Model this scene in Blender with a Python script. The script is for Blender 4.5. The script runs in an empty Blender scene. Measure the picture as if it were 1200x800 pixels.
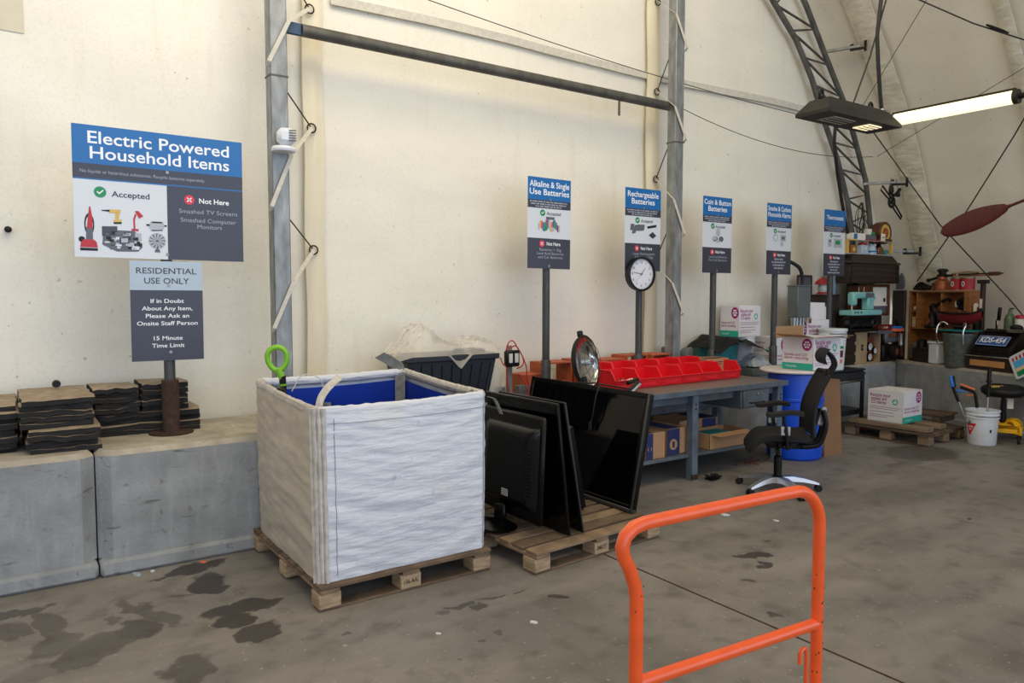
import bpy, bmesh, math, random
from mathutils import Matrix, Vector, noise
random.seed(7)
PI=math.pi
scn=bpy.context.scene; C=scn.collection
def rad(a): return a*PI/180
def lin(c): return tuple(((v/255)/12.92 if v/255<=.04045 else ((v/255+.055)/1.055)**2.4) for v in c)
def T(x,y,z=0): return Matrix.Translation((x,y,z))
def R(ax,a): return Matrix.Rotation(rad(a),4,ax)
def frame(o,xd,yd,zd):
    m=Matrix((xd,yd,zd)).transposed().to_4x4(); m.translation=o; return m
# ---------------------------------------------------------------- materials
def mat(name,rgb,rough=.6,metal=0,var=.12,scale=6,bump=0,bscale=None,stretch=(1,1,1),rgb2=None,lo=.35,hi=.65,emit=None,alpha=None,trans=0,coat=0,spec=.5,detail=5,bdist=.01):
    m=bpy.data.materials.new(name); m.use_nodes=True; nt=m.node_tree; N=nt.nodes; L=nt.links
    b=N['Principled BSDF']; c=lin(rgb)
    b.inputs['Roughness'].default_value=rough; b.inputs['Metallic'].default_value=metal
    b.inputs['Specular IOR Level'].default_value=spec
    tc=N.new('ShaderNodeTexCoord'); mp=N.new('ShaderNodeMapping'); mp.inputs['Scale'].default_value=stretch
    L.new(tc.outputs['Object'],mp.inputs['Vector'])
    nz=N.new('ShaderNodeTexNoise'); nz.inputs['Scale'].default_value=scale; nz.inputs['Detail'].default_value=detail
    L.new(mp.outputs[0],nz.inputs['Vector'])
    mr=N.new('ShaderNodeMapRange'); mr.inputs['From Min'].default_value=lo; mr.inputs['From Max'].default_value=hi
    L.new(nz.outputs[0],mr.inputs['Value'])
    mx=N.new('ShaderNodeMix'); mx.data_type='RGBA'
    c2=lin(rgb2) if rgb2 else tuple(min(1,v*(1+var)) for v in c)
    c1=c if rgb2 else tuple(v*(1-var) for v in c)
    mx.inputs[6].default_value=(*c1,1); mx.inputs[7].default_value=(*c2,1)
    L.new(mr.outputs[0],mx.inputs[0]); L.new(mx.outputs[2],b.inputs['Base Color'])
    if bump:
        n2=N.new('ShaderNodeTexNoise'); n2.inputs['Scale'].default_value=bscale or scale*4; n2.inputs['Detail'].default_value=4
        L.new(mp.outputs[0],n2.inputs['Vector'])
        bp=N.new('ShaderNodeBump'); bp.inputs['Strength'].default_value=bump; bp.inputs['Distance'].default_value=bdist
        L.new(n2.outputs[0],bp.inputs['Height']); L.new(bp.outputs[0],b.inputs['Normal'])
    if emit:
        b.inputs['Emission Color'].default_value=(*lin(emit[0]),1); b.inputs['Emission Strength'].default_value=emit[1]
    if alpha is not None: b.inputs['Alpha'].default_value=alpha
    if trans: b.inputs['Transmission Weight'].default_value=trans
    if coat: b.inputs['Coat Weight'].default_value=coat
    m['mixnode']=mx.name
    return m
M={}
def dm(k,*a,**kw): M[k]=mat(k,*a,**kw); return M[k]
dm('concrete',(146,149,151),.85,var=.16,scale=5,bump=.5,bscale=40,detail=8)
dm('concrete_top',(168,160,146),.9,var=.18,scale=7,bump=.4,bscale=50,detail=8)
dm('galv',(140,143,143),.5,.55,var=.22,scale=14,stretch=(1,1,.4),bump=.05,bscale=60)
dm('galv_dark',(96,94,88),.6,.5,var=.25,scale=9,stretch=(1,1,.5))
dm('pipe_paint',(70,72,74),.5,.3,var=.15,scale=12,bump=.05)
dm('rust',(62,44,36),.85,.2,var=.35,scale=22,bump=.2)
dm('blue_paint',(38,68,98),.5,var=.2)
dm('strap',(205,200,186),.8,var=.08,scale=30)
dm('sleeve',(226,216,190),.75,var=.06,scale=4,bump=.3,bscale=9,stretch=(1,1,.3),bdist=.02)
dm('band',(214,208,188),.8,var=.1,scale=6,bump=.5,bscale=7,stretch=(1,1,3),bdist=.04)
dm('pad_black',(13,13,14),.55,var=.2)
dm('black',(13,13,14),.45,var=.15,scale=8,spec=.35)
dm('black_gloss',(5,5,6),.22,var=.1,spec=.3)
dm('black_rough',(24,24,26),.8,var=.25,scale=10,bump=.1)
dm('screen',(3,4,5),.06,var=.0,spec=.35)
dm('tv_plastic',(6,6,8),.3,var=.1,spec=.3)
dm('tv_edge',(70,68,66),.4,.4,var=.1)
dm('label_white',(205,205,200),.5,var=.05)
dm('dark_iron',(40,35,30),.6,.5,var=.35,scale=14,bump=.2)
dm('iron_black',(20,19,19),.5,.4,var=.4,scale=12,bump=.15)
dm('brown_dark',(46,33,27),.5,var=.25,scale=5,stretch=(1,1,4),bump=.08)
dm('brown_cab',(96,54,32),.5,var=.25,scale=5,stretch=(4,1,1))
dm('shelf_wood',(150,98,52),.65,var=.18,scale=4,stretch=(1,1,5))
dm('crate_orange',(178,88,52),.65,var=.14,scale=7,stretch=(3,1,1))
dm('ply',(176,150,116),.8,var=.14,scale=5,stretch=(5,1,1))
for i,c in enumerate([(164,142,114),(136,114,90),(104,86,68)]): dm('pallet%d'%i,c,.9,var=.28,scale=7,stretch=(1,1,6),bump=.3,bscale=22)
for i,c in enumerate([(128,108,86),(104,86,68),(84,68,54)]): dm('plank%d'%i,c,.9,var=.3,scale=5,stretch=(.6,6,3),bump=.3,bscale=18)
dm('bag_white',(214,218,226),.55,var=.035,scale=4,stretch=(1,1,4.5),bump=.8,bscale=9,bdist=.012,lo=.4,hi=.7)
dm('bag_white_shaded',(192,182,168),.75,var=.06,scale=5,bump=.4,bscale=10,stretch=(1,1,3))  # white weave again, with the left face's warm shade put into the colour
dm('webbing',(196,190,182),.85,var=.15,scale=25,bump=.4,bscale=120)
dm('webbing_grey',(128,128,126),.85,var=.2,scale=25,bump=.4,bscale=120)
dm('thread',(110,114,122),.8)
dm('liner_blue',(10,50,158),.42,var=.15,scale=3,bump=.15,bscale=9)
dm('lime',(126,190,44),.35,var=.06)
dm('orange',(250,96,38),.32,var=.06,scale=20,bump=.03,bscale=80,coat=.3)
dm('chip',(70,50,40),.7)
dm('mat_top',(150,134,114),.95,var=.2,scale=14,bump=.6,bscale=90)
dm('mat_side',(30,29,30),.85,var=.5,scale=10,stretch=(1,1,8),bump=.4,bscale=40)
dm('sign_blue',(14,104,172),.3,var=.02,scale=2)
dm('sign_dark',(55,58,72),.3,var=.05,scale=3)
dm('sign_white',(214,219,226),.35,var=.02,scale=2)
dm('sign_pale',(176,192,206),.35,var=.03)
dm('txt_white',(240,242,245),.4,var=0)
dm('txt_dark',(60,62,74),.5,var=0)
dm('txt_dim',(160,165,178),.5,var=0)
dm('ok_green',(20,140,84),.4,var=0)
dm('no_red',(220,48,74),.4,var=0)
dm('red_print',(186,34,46),.4,var=0)
dm('grey_print',(96,100,108),.5,var=.1)
dm('silver_print',(176,180,188),.4,var=.05)
dm('yellow_print',(214,180,90),.4,var=0)
dm('screw',(150,150,145),.4,.7)
dm('red_bin',(222,26,38),.35,var=.06,scale=4)
dm('bench_top',(128,104,94),.5,.15,var=.28,scale=3,stretch=(1,2,1),rgb2=(104,106,104),bump=.05)
dm('bench_steel',(98,108,118),.45,.35,var=.18,scale=7)
dm('bench_leg',(108,122,138),.45,.35,var=.18,scale=9)
dm('cardboard',(172,134,98),.9,var=.06,scale=4,bump=.05)
dm('cardboard_dark',(140,104,74),.9,var=.08,scale=4)
dm('navy_print',(34,42,92),.7,var=.05)
dm('box_white',(226,224,226),.7,var=.03,scale=4)
dm('print_magenta',(156,28,116),.6,var=0)
dm('print_teal',(40,170,150),.6,var=0)
dm('print_purple',(140,60,120),.6,var=0)
dm('drum_blue',(14,76,206),.36,var=.06,scale=3)
dm('lid_pink',(224,212,208),.5,var=.06)
dm('white_plastic',(222,226,232),.4,var=.03)
dm('teal_plastic',(28,128,134),.4,var=.05)
dm('cloth_black',(18,19,20),.95,var=.3,scale=20,bump=.4)
dm('foil',(196,206,216),.25,.4,var=.15,scale=8,bump=.8,bscale=14)
dm('tote',(24,29,38),.5,var=.1)
dm('grey_box',(98,106,108),.5,.15,var=.06)
dm('conduit',(168,174,178),.35,.7,var=.1)
dm('red_wire',(186,34,26),.5,var=.05)
dm('cable_black',(14,14,14),.55,var=.1)
dm('wire_grey',(62,60,54),.5,.4)
dm('chrome',(206,206,204),.16,1,var=.05)
dm('silver',(196,198,202),.28,.75,var=.05)
dm('mesh_black',(15,16,17),.75,var=.2,scale=60,bump=.4,bscale=200)
dm('cart_black',(32,36,44),.45,.2,var=.12)
dm('caster_red',(176,24,42),.5)
dm('mint',(132,192,190),.4,var=.05)
dm('maroon',(112,24,30),.4,var=.12,scale=10)
dm('paddle',(88,30,26),.35,var=.15,scale=6,stretch=(1,5,1))
dm('tin_red',(176,38,48),.4,var=.1)
dm('tin_top',(150,140,112),.4,.5,var=.2)
dm('galv_bucket',(112,118,114),.55,.5,var=.25,scale=16)
dm('brass',(150,110,70),.4,.8,var=.2)
dm('copper',(170,100,66),.45,.6,var=.3,scale=10)
dm('leather',(110,60,34),.6,var=.2)
dm('dial',(222,224,230),.5,var=.03)
dm('plate_blue',(36,84,160),.45,var=.12,scale=20)
dm('bottle_green',(90,108,84),.25,var=.1)
dm('paper',(226,222,210),.8,var=.04)
dm('glass',(190,196,196),.1,var=.03)
dm('yellow_paint',(246,186,24),.38,var=.05)
dm('rubber',(18,18,18),.8)
dm('tri_red',(216,30,44),.45,var=.05)
dm('tool_blue',(30,120,214),.4); dm('tool_orange',(246,120,84),.4)
dm('lamp_body',(44,41,36),.55,.3,var=.15,scale=8)
dm('led',(180,178,160),.3,.2,var=.05)
dm('tube_glow',(255,240,190),.4,emit=((255,238,192),1.5))
dm('led_glow',(255,240,200),.4,emit=((255,236,190),1.0))
dm('film',(222,216,204),.18,var=.08,scale=3,bump=.8,bscale=6,alpha=.4,bdist=.02)
dm('cream_side',(208,200,178),.75,var=.05)
dm('book_multi',(196,184,150),.8,var=.3,scale=40)
dm('sky_print',(80,176,226),.5); dm('sand_print',(226,196,150),.5)
dm('wood_raw',(196,140,84),.7,var=.15,scale=6,stretch=(1,6,1))
dm('litter',(210,214,216),.7)
# fabric of the tent: cream, dirt flecks and grime near the ground
def fabric(name,rgb,grime=True):
    m=mat(name,rgb,.6,var=.035,scale=1.2,stretch=(1,1,2),bump=.25,bscale=1.6,bdist=.05)
    nt=m.node_tree;N=nt.nodes;L=nt.links;b=N['Principled BSDF']; mx=N[m['mixnode']]
    tc=N.new('ShaderNodeTexCoord')
    def layer(prev,scale,stretch,lo,hi,col,amt,detail=4):
        mp=N.new('ShaderNodeMapping'); mp.inputs['Scale'].default_value=stretch; L.new(tc.outputs['Object'],mp.inputs['Vector'])
        n=N.new('ShaderNodeTexNoise'); n.inputs['Scale'].default_value=scale; n.inputs['Detail'].default_value=detail; L.new(mp.outputs[0],n.inputs['Vector'])
        r=N.new('ShaderNodeMapRange'); r.inputs['From Min'].default_value=lo; r.inputs['From Max'].default_value=hi; r.inputs['To Max'].default_value=amt; L.new(n.outputs[0],r.inputs['Value'])
        q=N.new('ShaderNodeMix'); q.data_type='RGBA'; q.inputs[7].default_value=(*lin(col),1)
        L.new(r.outputs[0],q.inputs[0]); L.new(prev,q.inputs[6]); return q.outputs[2]
    o=mx.outputs[2]
    o=layer(o,22,(1,1,1),.72,.77,(120,104,80),.5,2)       # flecks
    o=layer(o,3.2,(3,3,.35),.58,.85,(206,192,160),.28,5)    # drip streaks
    o=layer(o,60,(1,1,1),.5,.9,(196,190,172),.35,1)        # weave
    L.new(o,b.inputs['Base Color'])
    return m
M['fabric']=fabric('fabric',(234,229,214)); M['fabric_side']=fabric('fabric_side',(232,226,210))
# the poured floor, with wet and oily stains that have shapes of their own
def floor_mat():
    m=mat('floor_concrete',(126,121,116),.7,var=.2,scale=1.1,detail=9,bump=.25,bscale=30,bdist=.006)
    nt=m.node_tree;N=nt.nodes;L=nt.links;b=N['Principled BSDF'];mx=N[m['mixnode']]
    tc=N.new('ShaderNodeTexCoord')
    wn=N.new('ShaderNodeTexNoise'); wn.inputs['Scale'].default_value=7; wn.inputs['Detail'].default_value=5; L.new(tc.outputs['Object'],wn.inputs['Vector'])
    sc=N.new('ShaderNodeVectorMath'); sc.operation='MULTIPLY_ADD'; sc.inputs[1].default_value=(.26,.26,0); L.new(wn.outputs['Color'],sc.inputs[0]); L.new(tc.outputs['Object'],sc.inputs[2])
    prev=mx.outputs[2]
    # fine grit, wide tyre-dark areas
    for s,lo,hi,col,amt,st in ((2.2,.5,.75,(88,82,75),.7,(1,1,1)),(6,.52,.72,(84,77,70),.6,(1,1,1)),(45,.62,.72,(84,76,68),.5,(1,1,1)),(30,.66,.70,(176,170,160),.5,(1,1,1)),(1.3,.48,.7,(150,145,139),.55,(.5,2,1))):
        mp=N.new('ShaderNodeMapping'); mp.inputs['Scale'].default_value=st; L.new(tc.outputs['Object'],mp.inputs['Vector'])
        n=N.new('ShaderNodeTexNoise'); n.inputs['Scale'].default_value=s; n.inputs['Detail'].default_value=4; L.new(mp.outputs[0],n.inputs['Vector'])
        r=N.new('ShaderNodeMapRange'); r.inputs['From Min'].default_value=lo; r.inputs['From Max'].default_value=hi; r.inputs['To Max'].default_value=amt; L.new(n.outputs[0],r.inputs['Value'])
        q=N.new('ShaderNodeMix'); q.data_type='RGBA'; q.inputs[7].default_value=(*lin(col),1); L.new(r.outputs[0],q.inputs[0]); L.new(prev,q.inputs[6]); prev=q.outputs[2]
    stains=[(.93,4.86,.17,.07,10,1),(.78,4.80,.10,.03,10,.9),(.95,4.55,.10,.17,-8,1),(.93,4.40,.05,.06,0,1),(.99,4.08,.15,.09,10,1),(.96,3.92,.09,.07,0,1),(1.02,3.74,.10,.08,20,.95),(1.15,4.05,.07,.05,0,.9),(.60,4.30,.05,.26,25,.6),(.52,4.10,.09,.11,0,.75),(.36,4.02,.14,.11,0,.6),(.25,3.92,.10,.09,0,.6),(.14,4.40,.05,.30,10,.6),(.16,4.15,.10,.10,0,.55),(.64,3.55,.09,.13,0,.7),(.03,4.70,.14,.05,0,.75),(-.02,4.45,.08,.10,0,.6),(.42,4.30,.04,.06,0,.5),
            (3.98,3.02,.10,.04,-30,1),(3.9,2.88,.07,.03,20,1),(4.05,2.98,.05,.03,0,1),(3.6,2.75,.03,.02,0,.9),(2.0,3.43,.07,.03,0,.8),(2.06,3.35,.05,.04,0,.8),(2.22,3.42,.08,.018,0,.7),(2.38,3.40,.03,.015,0,.7),(2.55,3.2,.05,.025,0,.8),(1.9,3.38,.04,.015,0,.6),(1.36,3.45,.03,.03,0,.7),(2.0,3.05,.03,.03,0,.6),(8.1,4.02,.42,.30,0,.7),(7.5,3.85,.3,.08,0,.4),
            (4.3,3.15,.03,.015,0,.8),(3.3,2.35,.02,.05,0,.8),(3.2,2.25,.03,.02,0,.9),(4.9,2.7,.04,.02,0,.5),(.78,4.45,.04,.02,0,.6),(.1,3.9,.14,.06,0,.3),(1.9,3.0,.02,.02,0,.6),(1.7,2.9,.02,.015,0,.6)]
    acc=None
    for (x,y,rx,ry,a,st) in stains:
        mp=N.new('ShaderNodeMapping'); mp.vector_type='TEXTURE'; mp.inputs['Location'].default_value=(x+.13,y+.13,0); mp.inputs['Rotation'].default_value=(0,0,rad(a)); mp.inputs['Scale'].default_value=(rx*1.25,ry*1.25,1)
        L.new(sc.outputs[0],mp.inputs['Vector'])
        mu=N.new('ShaderNodeVectorMath'); mu.operation='MULTIPLY'; mu.inputs[1].default_value=(1,1,0); L.new(mp.outputs[0],mu.inputs[0])
        ln=N.new('ShaderNodeVectorMath'); ln.operation='LENGTH'; L.new(mu.outputs[0],ln.inputs[0])
        r=N.new('ShaderNodeMapRange'); r.inputs['From Min'].default_value=1; r.inputs['From Max'].default_value=.8; r.inputs['To Max'].default_value=st; L.new(ln.outputs['Value'],r.inputs['Value'])
        if acc is None: acc=r.outputs[0]
        else:
            mm=N.new('ShaderNodeMath'); mm.operation='MAXIMUM'; L.new(acc,mm.inputs[0]); L.new(r.outputs[0],mm.inputs[1]); acc=mm.outputs[0]
    q=N.new('ShaderNodeMix'); q.data_type='RGBA'; q.inputs[7].default_value=(*lin((46,40,35)),1)
    am=N.new('ShaderNodeMath'); am.operation='MULTIPLY'; am.inputs[1].default_value=.85; L.new(acc,am.inputs[0])
    L.new(am.outputs[0],q.inputs[0]); L.new(prev,q.inputs[6]); L.new(q.outputs[2],b.inputs['Base Color'])
    rr=N.new('ShaderNodeMapRange'); rr.inputs['To Min'].default_value=.72; rr.inputs['To Max'].default_value=.42; L.new(acc,rr.inputs['Value']); L.new(rr.outputs[0],b.inputs['Roughness'])
    return m
M['floor']=floor_mat()
# ---------------------------------------------------------------- geometry collector
_txt={}
def text_geo(s,bold=0):
    k=(s,bold)
    if k not in _txt:
        cu=bpy.data.curves.new('t','FONT'); cu.body=s; cu.size=1; cu.align_x='CENTER'; cu.align_y='CENTER'; cu.offset=bold; cu.resolution_u=3; cu.fill_mode='FRONT'
        o=bpy.data.objects.new('t',cu); me=o.to_mesh()
        vs=[v.co.copy() for v in me.vertices]; fs=[tuple(p.vertices) for p in me.polygons]
        o.to_mesh_clear(); bpy.data.objects.remove(o); bpy.data.curves.remove(cu)
        _txt[k]=(vs,fs)
    return _txt[k]
class G:
    def __init__(s,m='black'):
        s.v=[];s.f=[];s.fm=[];s.mats=[];s.X=Matrix();s.use(m)
    def use(s,m):
        if m not in s.mats: s.mats.append(m)
        s.mi=s.mats.index(m); return s
    def add(s,vs,fs,Mx=None):
        A=s.X@Mx if Mx is not None else s.X; n=len(s.v)
        s.v+= [A@Vector(v) for v in vs]; s.f+=[tuple(i+n for i in f) for f in fs]; s.fm+=[s.mi]*len(fs); return s
    def box(s,c,d,b=.0,Mx=None):
        hx,hy,hz=d[0]/2,d[1]/2,d[2]/2; A=(Mx if Mx is not None else Matrix())@T(*c)
        b=min(b,hx*.9,hy*.9,hz*.9)
        if b<=0:
            vs=[(x*hx,y*hy,z*hz) for x in(-1,1) for y in(-1,1) for z in(-1,1)]
            return s.add(vs,[(0,1,3,2),(4,6,7,5),(0,4,5,1),(2,3,7,6),(0,2,6,4),(1,5,7,3)],A)
        vs=[];ix={}
        for x in(-1,1):
            for y in(-1,1):
                for z in(-1,1):
                    for k in range(3):
                        q=[x*(hx-(b if k!=0 else 0)),y*(hy-(b if k!=1 else 0)),z*(hz-(b if k!=2 else 0))]
                        ix[x,y,z,k]=len(vs);vs.append(q)
        fs=[]
        for a in(-1,1):
            fs.append([ix[a,y,z,0] for y,z in((-1,-1),(1,-1),(1,1),(-1,1))])
            fs.append([ix[x,a,z,1] for x,z in((-1,-1),(1,-1),(1,1),(-1,1))])
            fs.append([ix[x,y,a,2] for x,y in((-1,-1),(1,-1),(1,1),(-1,1))])
            for c2 in(-1,1):
                fs.append([ix[a,c2,-1,0],ix[a,c2,1,0],ix[a,c2,1,1],ix[a,c2,-1,1]])
                fs.append([ix[a,-1,c2,0],ix[a,1,c2,0],ix[a,1,c2,2],ix[a,-1,c2,2]])
                fs.append([ix[-1,a,c2,1],ix[1,a,c2,1],ix[1,a,c2,2],ix[-1,a,c2,2]])
                for d2 in(-1,1): fs.append([ix[a,c2,d2,k] for k in range(3)])
        return s.add(vs,fs,A)
    def bar(s,p,q,w,h=None,b=0,upv=(0,0,1)):
        p=Vector(p);q=Vector(q);d=q-p;L=d.length;d.normalize();u=Vector(upv)
        if abs(d.dot(u))>.98:u=Vector((0,1,0))
        x=d.cross(u).normalized();z=x.cross(d)
        return s.box((0,0,0),(w,L,h or w),b,frame((p+q)/2,x,d,z))
    def tube(s,pts,r,n=8,closed=False,caps=True):
        P=[Vector(p) for p in pts];k=len(P);rs=r if isinstance(r,(list,tuple)) else [r]*k
        vs=[];up=None
        for i in range(k):
            a=P[(i-1)%k] if (closed or i>0) else P[i]; b=P[(i+1)%k] if (closed or i<k-1) else P[i]
            t=(b-a).normalized()
            if up is None:
                up=Vector((0,0,1)) if abs(t.z)<.9 else Vector((1,0,0))
            up=(up-t*up.dot(t)); 
            if up.length<1e-4: up=Vector((1,0,0))-t*t.x
            up.normalize(); w=t.cross(up)
            for j in range(n):
                an=2*PI*j/n; vs.append(P[i]+(up*math.cos(an)+w*math.sin(an))*rs[i])
        fs=[]
        for i in range(k if closed else k-1):
            a=i*n;b=((i+1)%k)*n
            for j in range(n): fs.append((a+j,a+(j+1)%n,b+(j+1)%n,b+j))
        if caps and not closed: fs.append(tuple(range(n)));fs.append(tuple(range((k-1)*n,k*n)))
        return s.add(vs,fs)
    def lathe(s,prof,n=24,Mx=None,cap=True):
        vs=[];fs=[]
        for r,z in prof:
            for j in range(n): vs.append((r*math.cos(2*PI*j/n),r*math.sin(2*PI*j/n),z))
        for i in range(len(prof)-1):
            for j in range(n): fs.append((i*n+j,i*n+(j+1)%n,(i+1)*n+(j+1)%n,(i+1)*n+j))
        if cap:
            if prof[0][0]>1e-4: fs.append(tuple(range(n)))
            if prof[-1][0]>1e-4: fs.append(tuple(range((len(prof)-1)*n,len(prof)*n)))
        return s.add(vs,fs,Mx)
    def prism(s,poly,d,Mx=None):
        n=len(poly);vs=[(x,y,0) for x,y in poly]+[(x,y,d) for x,y in poly]
        return s.add(vs,[tuple(range(n)),tuple(range(n,2*n))]+[(i,(i+1)%n,n+(i+1)%n,n+i) for i in range(n)],Mx)
    def ball(s,c,r,n=12,m=8,Mx=None):
        rx,ry,rz=(r,r,r) if not isinstance(r,(list,tuple)) else r
        prof=[(max(1e-5,math.sin(PI*i/m)),-math.cos(PI*i/m)) for i in range(m+1)]
        A=(Mx if Mx is not None else Matrix())@T(*c)@Matrix.Diagonal((rx,ry,rz,1))
        return s.lathe(prof,n,A,cap=False)
    def grid(s,nu,nv,fn,th=None,two=True):
        """fn(u,v)->point; th=(vector) gives thickness"""
        vs=[Vector(fn(i/nu,j/nv)) for i in range(nu+1) for j in range(nv+1)]; w=nv+1
        fs=[(i*w+j,(i+1)*w+j,(i+1)*w+j+1,i*w+j+1) for i in range(nu) for j in range(nv)]
        if th is not None:
            n=len(vs); vs2=[v+Vector(th) for v in vs]; f2=[tuple(a+n for a in f) for f in fs]
            e=[]
            for i in range(nu): e+=[(i*w,(i+1)*w,(i+1)*w+n,i*w+n),(i*w+nv,(i+1)*w+nv,(i+1)*w+nv+n,i*w+nv+n)]
            for j in range(nv): e+=[(j,j+1,j+1+n,j+n),(nu*w+j,nu*w+j+1,nu*w+j+1+n,nu*w+j+n)]
            vs+=vs2;fs=fs+f2+e
        return s.add(vs,fs)
    def text(s,t,x,y,h,Mx,bold=.02,w=None):
        """t centred at x,y (in Mx plane), h = letter size, w = squeeze to width"""
        vs,fs=text_geo(t,bold)
        if not vs: return s
        x0=min(v.x for v in vs);x1=max(v.x for v in vs); k=h
        kx=k if w is None else w/(x1-x0)
        cx=(x0+x1)/2
        return s.add([((v.x-cx)*kx+x,v.y*k+y,0) for v in vs],fs,Mx)
    def flat(s,poly,Mx): return s.add([(x,y,0) for x,y in poly],[tuple(range(len(poly)))],Mx)
    def rect(s,x0,y0,x1,y1,Mx): return s.flat([(x0,y0),(x1,y0),(x1,y1),(x0,y1)],Mx)
    def disc(s,x,y,r,Mx,n=20,ry=None): return s.flat([(x+r*math.cos(2*PI*i/n),y+(ry or r)*math.sin(2*PI*i/n)) for i in range(n)],Mx)
    def build(s,name,parent=None,loc=None,rz=0,ang=38,smooth=True):
        me=bpy.data.meshes.new(name); me.from_pydata([tuple(v) for v in s.v],[],s.f)
        for k in s.mats: me.materials.append(M[k])
        me.polygons.foreach_set('material_index',s.fm)
        bm=bmesh.new(); bm.from_mesh(me); bmesh.ops.recalc_face_normals(bm,faces=bm.faces); bm.to_mesh(me); bm.free()
        if smooth: me.shade_smooth(); me.set_sharp_from_angle(angle=rad(ang))
        o=bpy.data.objects.new(name,me); C.objects.link(o)
        if parent: o.parent=parent
        if loc is not None: o.location=loc
        if rz: o.rotation_euler=(0,0,rad(rz))
        return o
def tag(o,label=None,cat=None,group=None,kind=None):
    if label:o['label']=label
    if cat:o['category']=cat
    if group:o['group']=group
    if kind:o['kind']=kind
    return o
def thing(name,label,cat,loc=(0,0,0),rz=0,group=None):
    o=bpy.data.objects.new(name,None);C.objects.link(o);o.empty_display_size=.1
    o.location=loc;o.rotation_euler=(0,0,rad(rz));return tag(o,label,cat,group)
def kids(o): return [c for c in C.objects if c.parent==o]
def dup(o,label=None,loc=None,rz=None,parent=None,group=None):
    c=o.copy();C.objects.link(c)
    if parent:c.parent=parent
    if label:c['label']=label
    if group:c['group']=group
    if loc is not None:c.location=loc
    if rz is not None:c.rotation_euler=(0,0,rad(rz))
    for k in kids(o): dup(k,parent=c)
    return c
def arc(c,r,a0,a1,n,pl='xz'):
    out=[]
    for i in range(n+1):
        a=rad(a0+(a1-a0)*i/n);u=r*math.cos(a);v=r*math.sin(a)
        out.append({'xz':(c[0]+u,c[1],c[2]+v),'xy':(c[0]+u,c[1]+v,c[2]),'yz':(c[0],c[1]+u,c[2]+v)}[pl])
    return out
FR=R('X',90)   # plane facing -Y, x right, y up

def add_layers(key,layers):
    m=M[key]; nt=m.node_tree;N=nt.nodes;L=nt.links;b=N['Principled BSDF']; tc=N.new('ShaderNodeTexCoord'); prev=N[m['mixnode']].outputs[2]
    for s,st,lo,hi,col,amt in layers:
        mp=N.new('ShaderNodeMapping'); mp.inputs['Scale'].default_value=st; L.new(tc.outputs['Object'],mp.inputs['Vector'])
        n=N.new('ShaderNodeTexNoise'); n.inputs['Scale'].default_value=s; n.inputs['Detail'].default_value=5; L.new(mp.outputs[0],n.inputs['Vector'])
        r=N.new('ShaderNodeMapRange'); r.inputs['From Min'].default_value=lo; r.inputs['From Max'].default_value=hi; r.inputs['To Max'].default_value=amt; L.new(n.outputs[0],r.inputs['Value'])
        q=N.new('ShaderNodeMix'); q.data_type='RGBA'; q.inputs[7].default_value=(*lin(col),1); L.new(r.outputs[0],q.inputs[0]); L.new(prev,q.inputs[6]); prev=q.outputs[2]
    L.new(prev,b.inputs['Base Color'])
add_layers('concrete',[(16,(1,1,1),.62,.70,(96,92,86),.6),(10,(.5,1,3),.64,.72,(84,82,80),.65),(7,(3,3,.5),.52,.75,(172,175,178),.45),(3,(1,1,1),.5,.72,(132,134,132),.5),(34,(1,1,1),.68,.74,(66,62,58),.6)])
add_layers('concrete_top',[(14,(1,1,1),.6,.7,(120,108,92),.6),(5,(1,1,1),.5,.7,(140,132,120),.6)])
add_layers('bag_white',[(11,(.6,.6,3),.62,.78,(186,190,196),.5),(26,(1,1,.4),.66,.74,(150,154,162),.35),(2.2,(1,1,1),.62,.75,(222,214,190),.35)])
add_layers('bag_white_shaded',[(5,(1,1,1),.60,.72,(160,146,124),.45)])
add_layers('galv',[(22,(1,1,.25),.55,.75,(176,180,180),.6),(5,(1,1,.3),.6,.75,(110,100,84),.5)])
# ================================================================ SETTING
PROF=[(-.02,11.3),(.77,11.3),(1.4,11.2),(2,10.95),(2.93,10.5),(3.27,10.37),(3.76,10.1),(4.19,9.8),(4.71,9.4),(5.28,8.9),(6,8.15),(7,6.9),(8,5.2)]
def fx(z):
    for (a,b),(c,d) in zip(PROF,PROF[1:]):
        if a<=z<=c: return b+(d-b)*(z-a)/(c-a)
    return PROF[-1][1]
def ztop(x):
    if x<=PROF[-1][1]: return 8.
    for (a,b),(c,d) in zip(PROF,PROF[1:]):
        if d<=x<=b and b!=d: return a+(c-a)*(b-x)/(b-d)
    return .77
g=G('floor'); g.box((4,1,-.05),(16,14,.1)); g.build('floor').__setitem__('kind','structure')
# expansion joint cut in the slab
g=G('rust'); g.box((3.2,1,.0015),(.010,7.9,.003)); tag(g.build('trim_1'),kind='structure')
def wf(x,z): return .03*noise.noise(Vector((x*.5,z*.35,3)))+.012*noise.noise(Vector((x*1.8,z*.8,9)))
g=G('fabric')
def gw(u,v):
    x=-3.5+u*14.55; zt=min(8.,ztop(x)); z=-.02+v*(zt+.02); return (x,6.0+wf(x,z),z)
g.grid(146,60,gw,(0,.02,0)); tag(g.build('wall_gable'),kind='structure')
g=G('fabric_side')
def sw(u,v):
    y=6.03-u*10; z=-.02+v*8.02
    puff=.06*math.sin(PI*((6-y)%1.7)/1.7) if True else 0
    return (fx(z)+puff+.02*noise.noise(Vector((y*1.2,z*.7,5))),y,z)
g.grid(100,64,sw,(.02,0,0)); tag(g.build('wall_right'),kind='structure')
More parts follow.
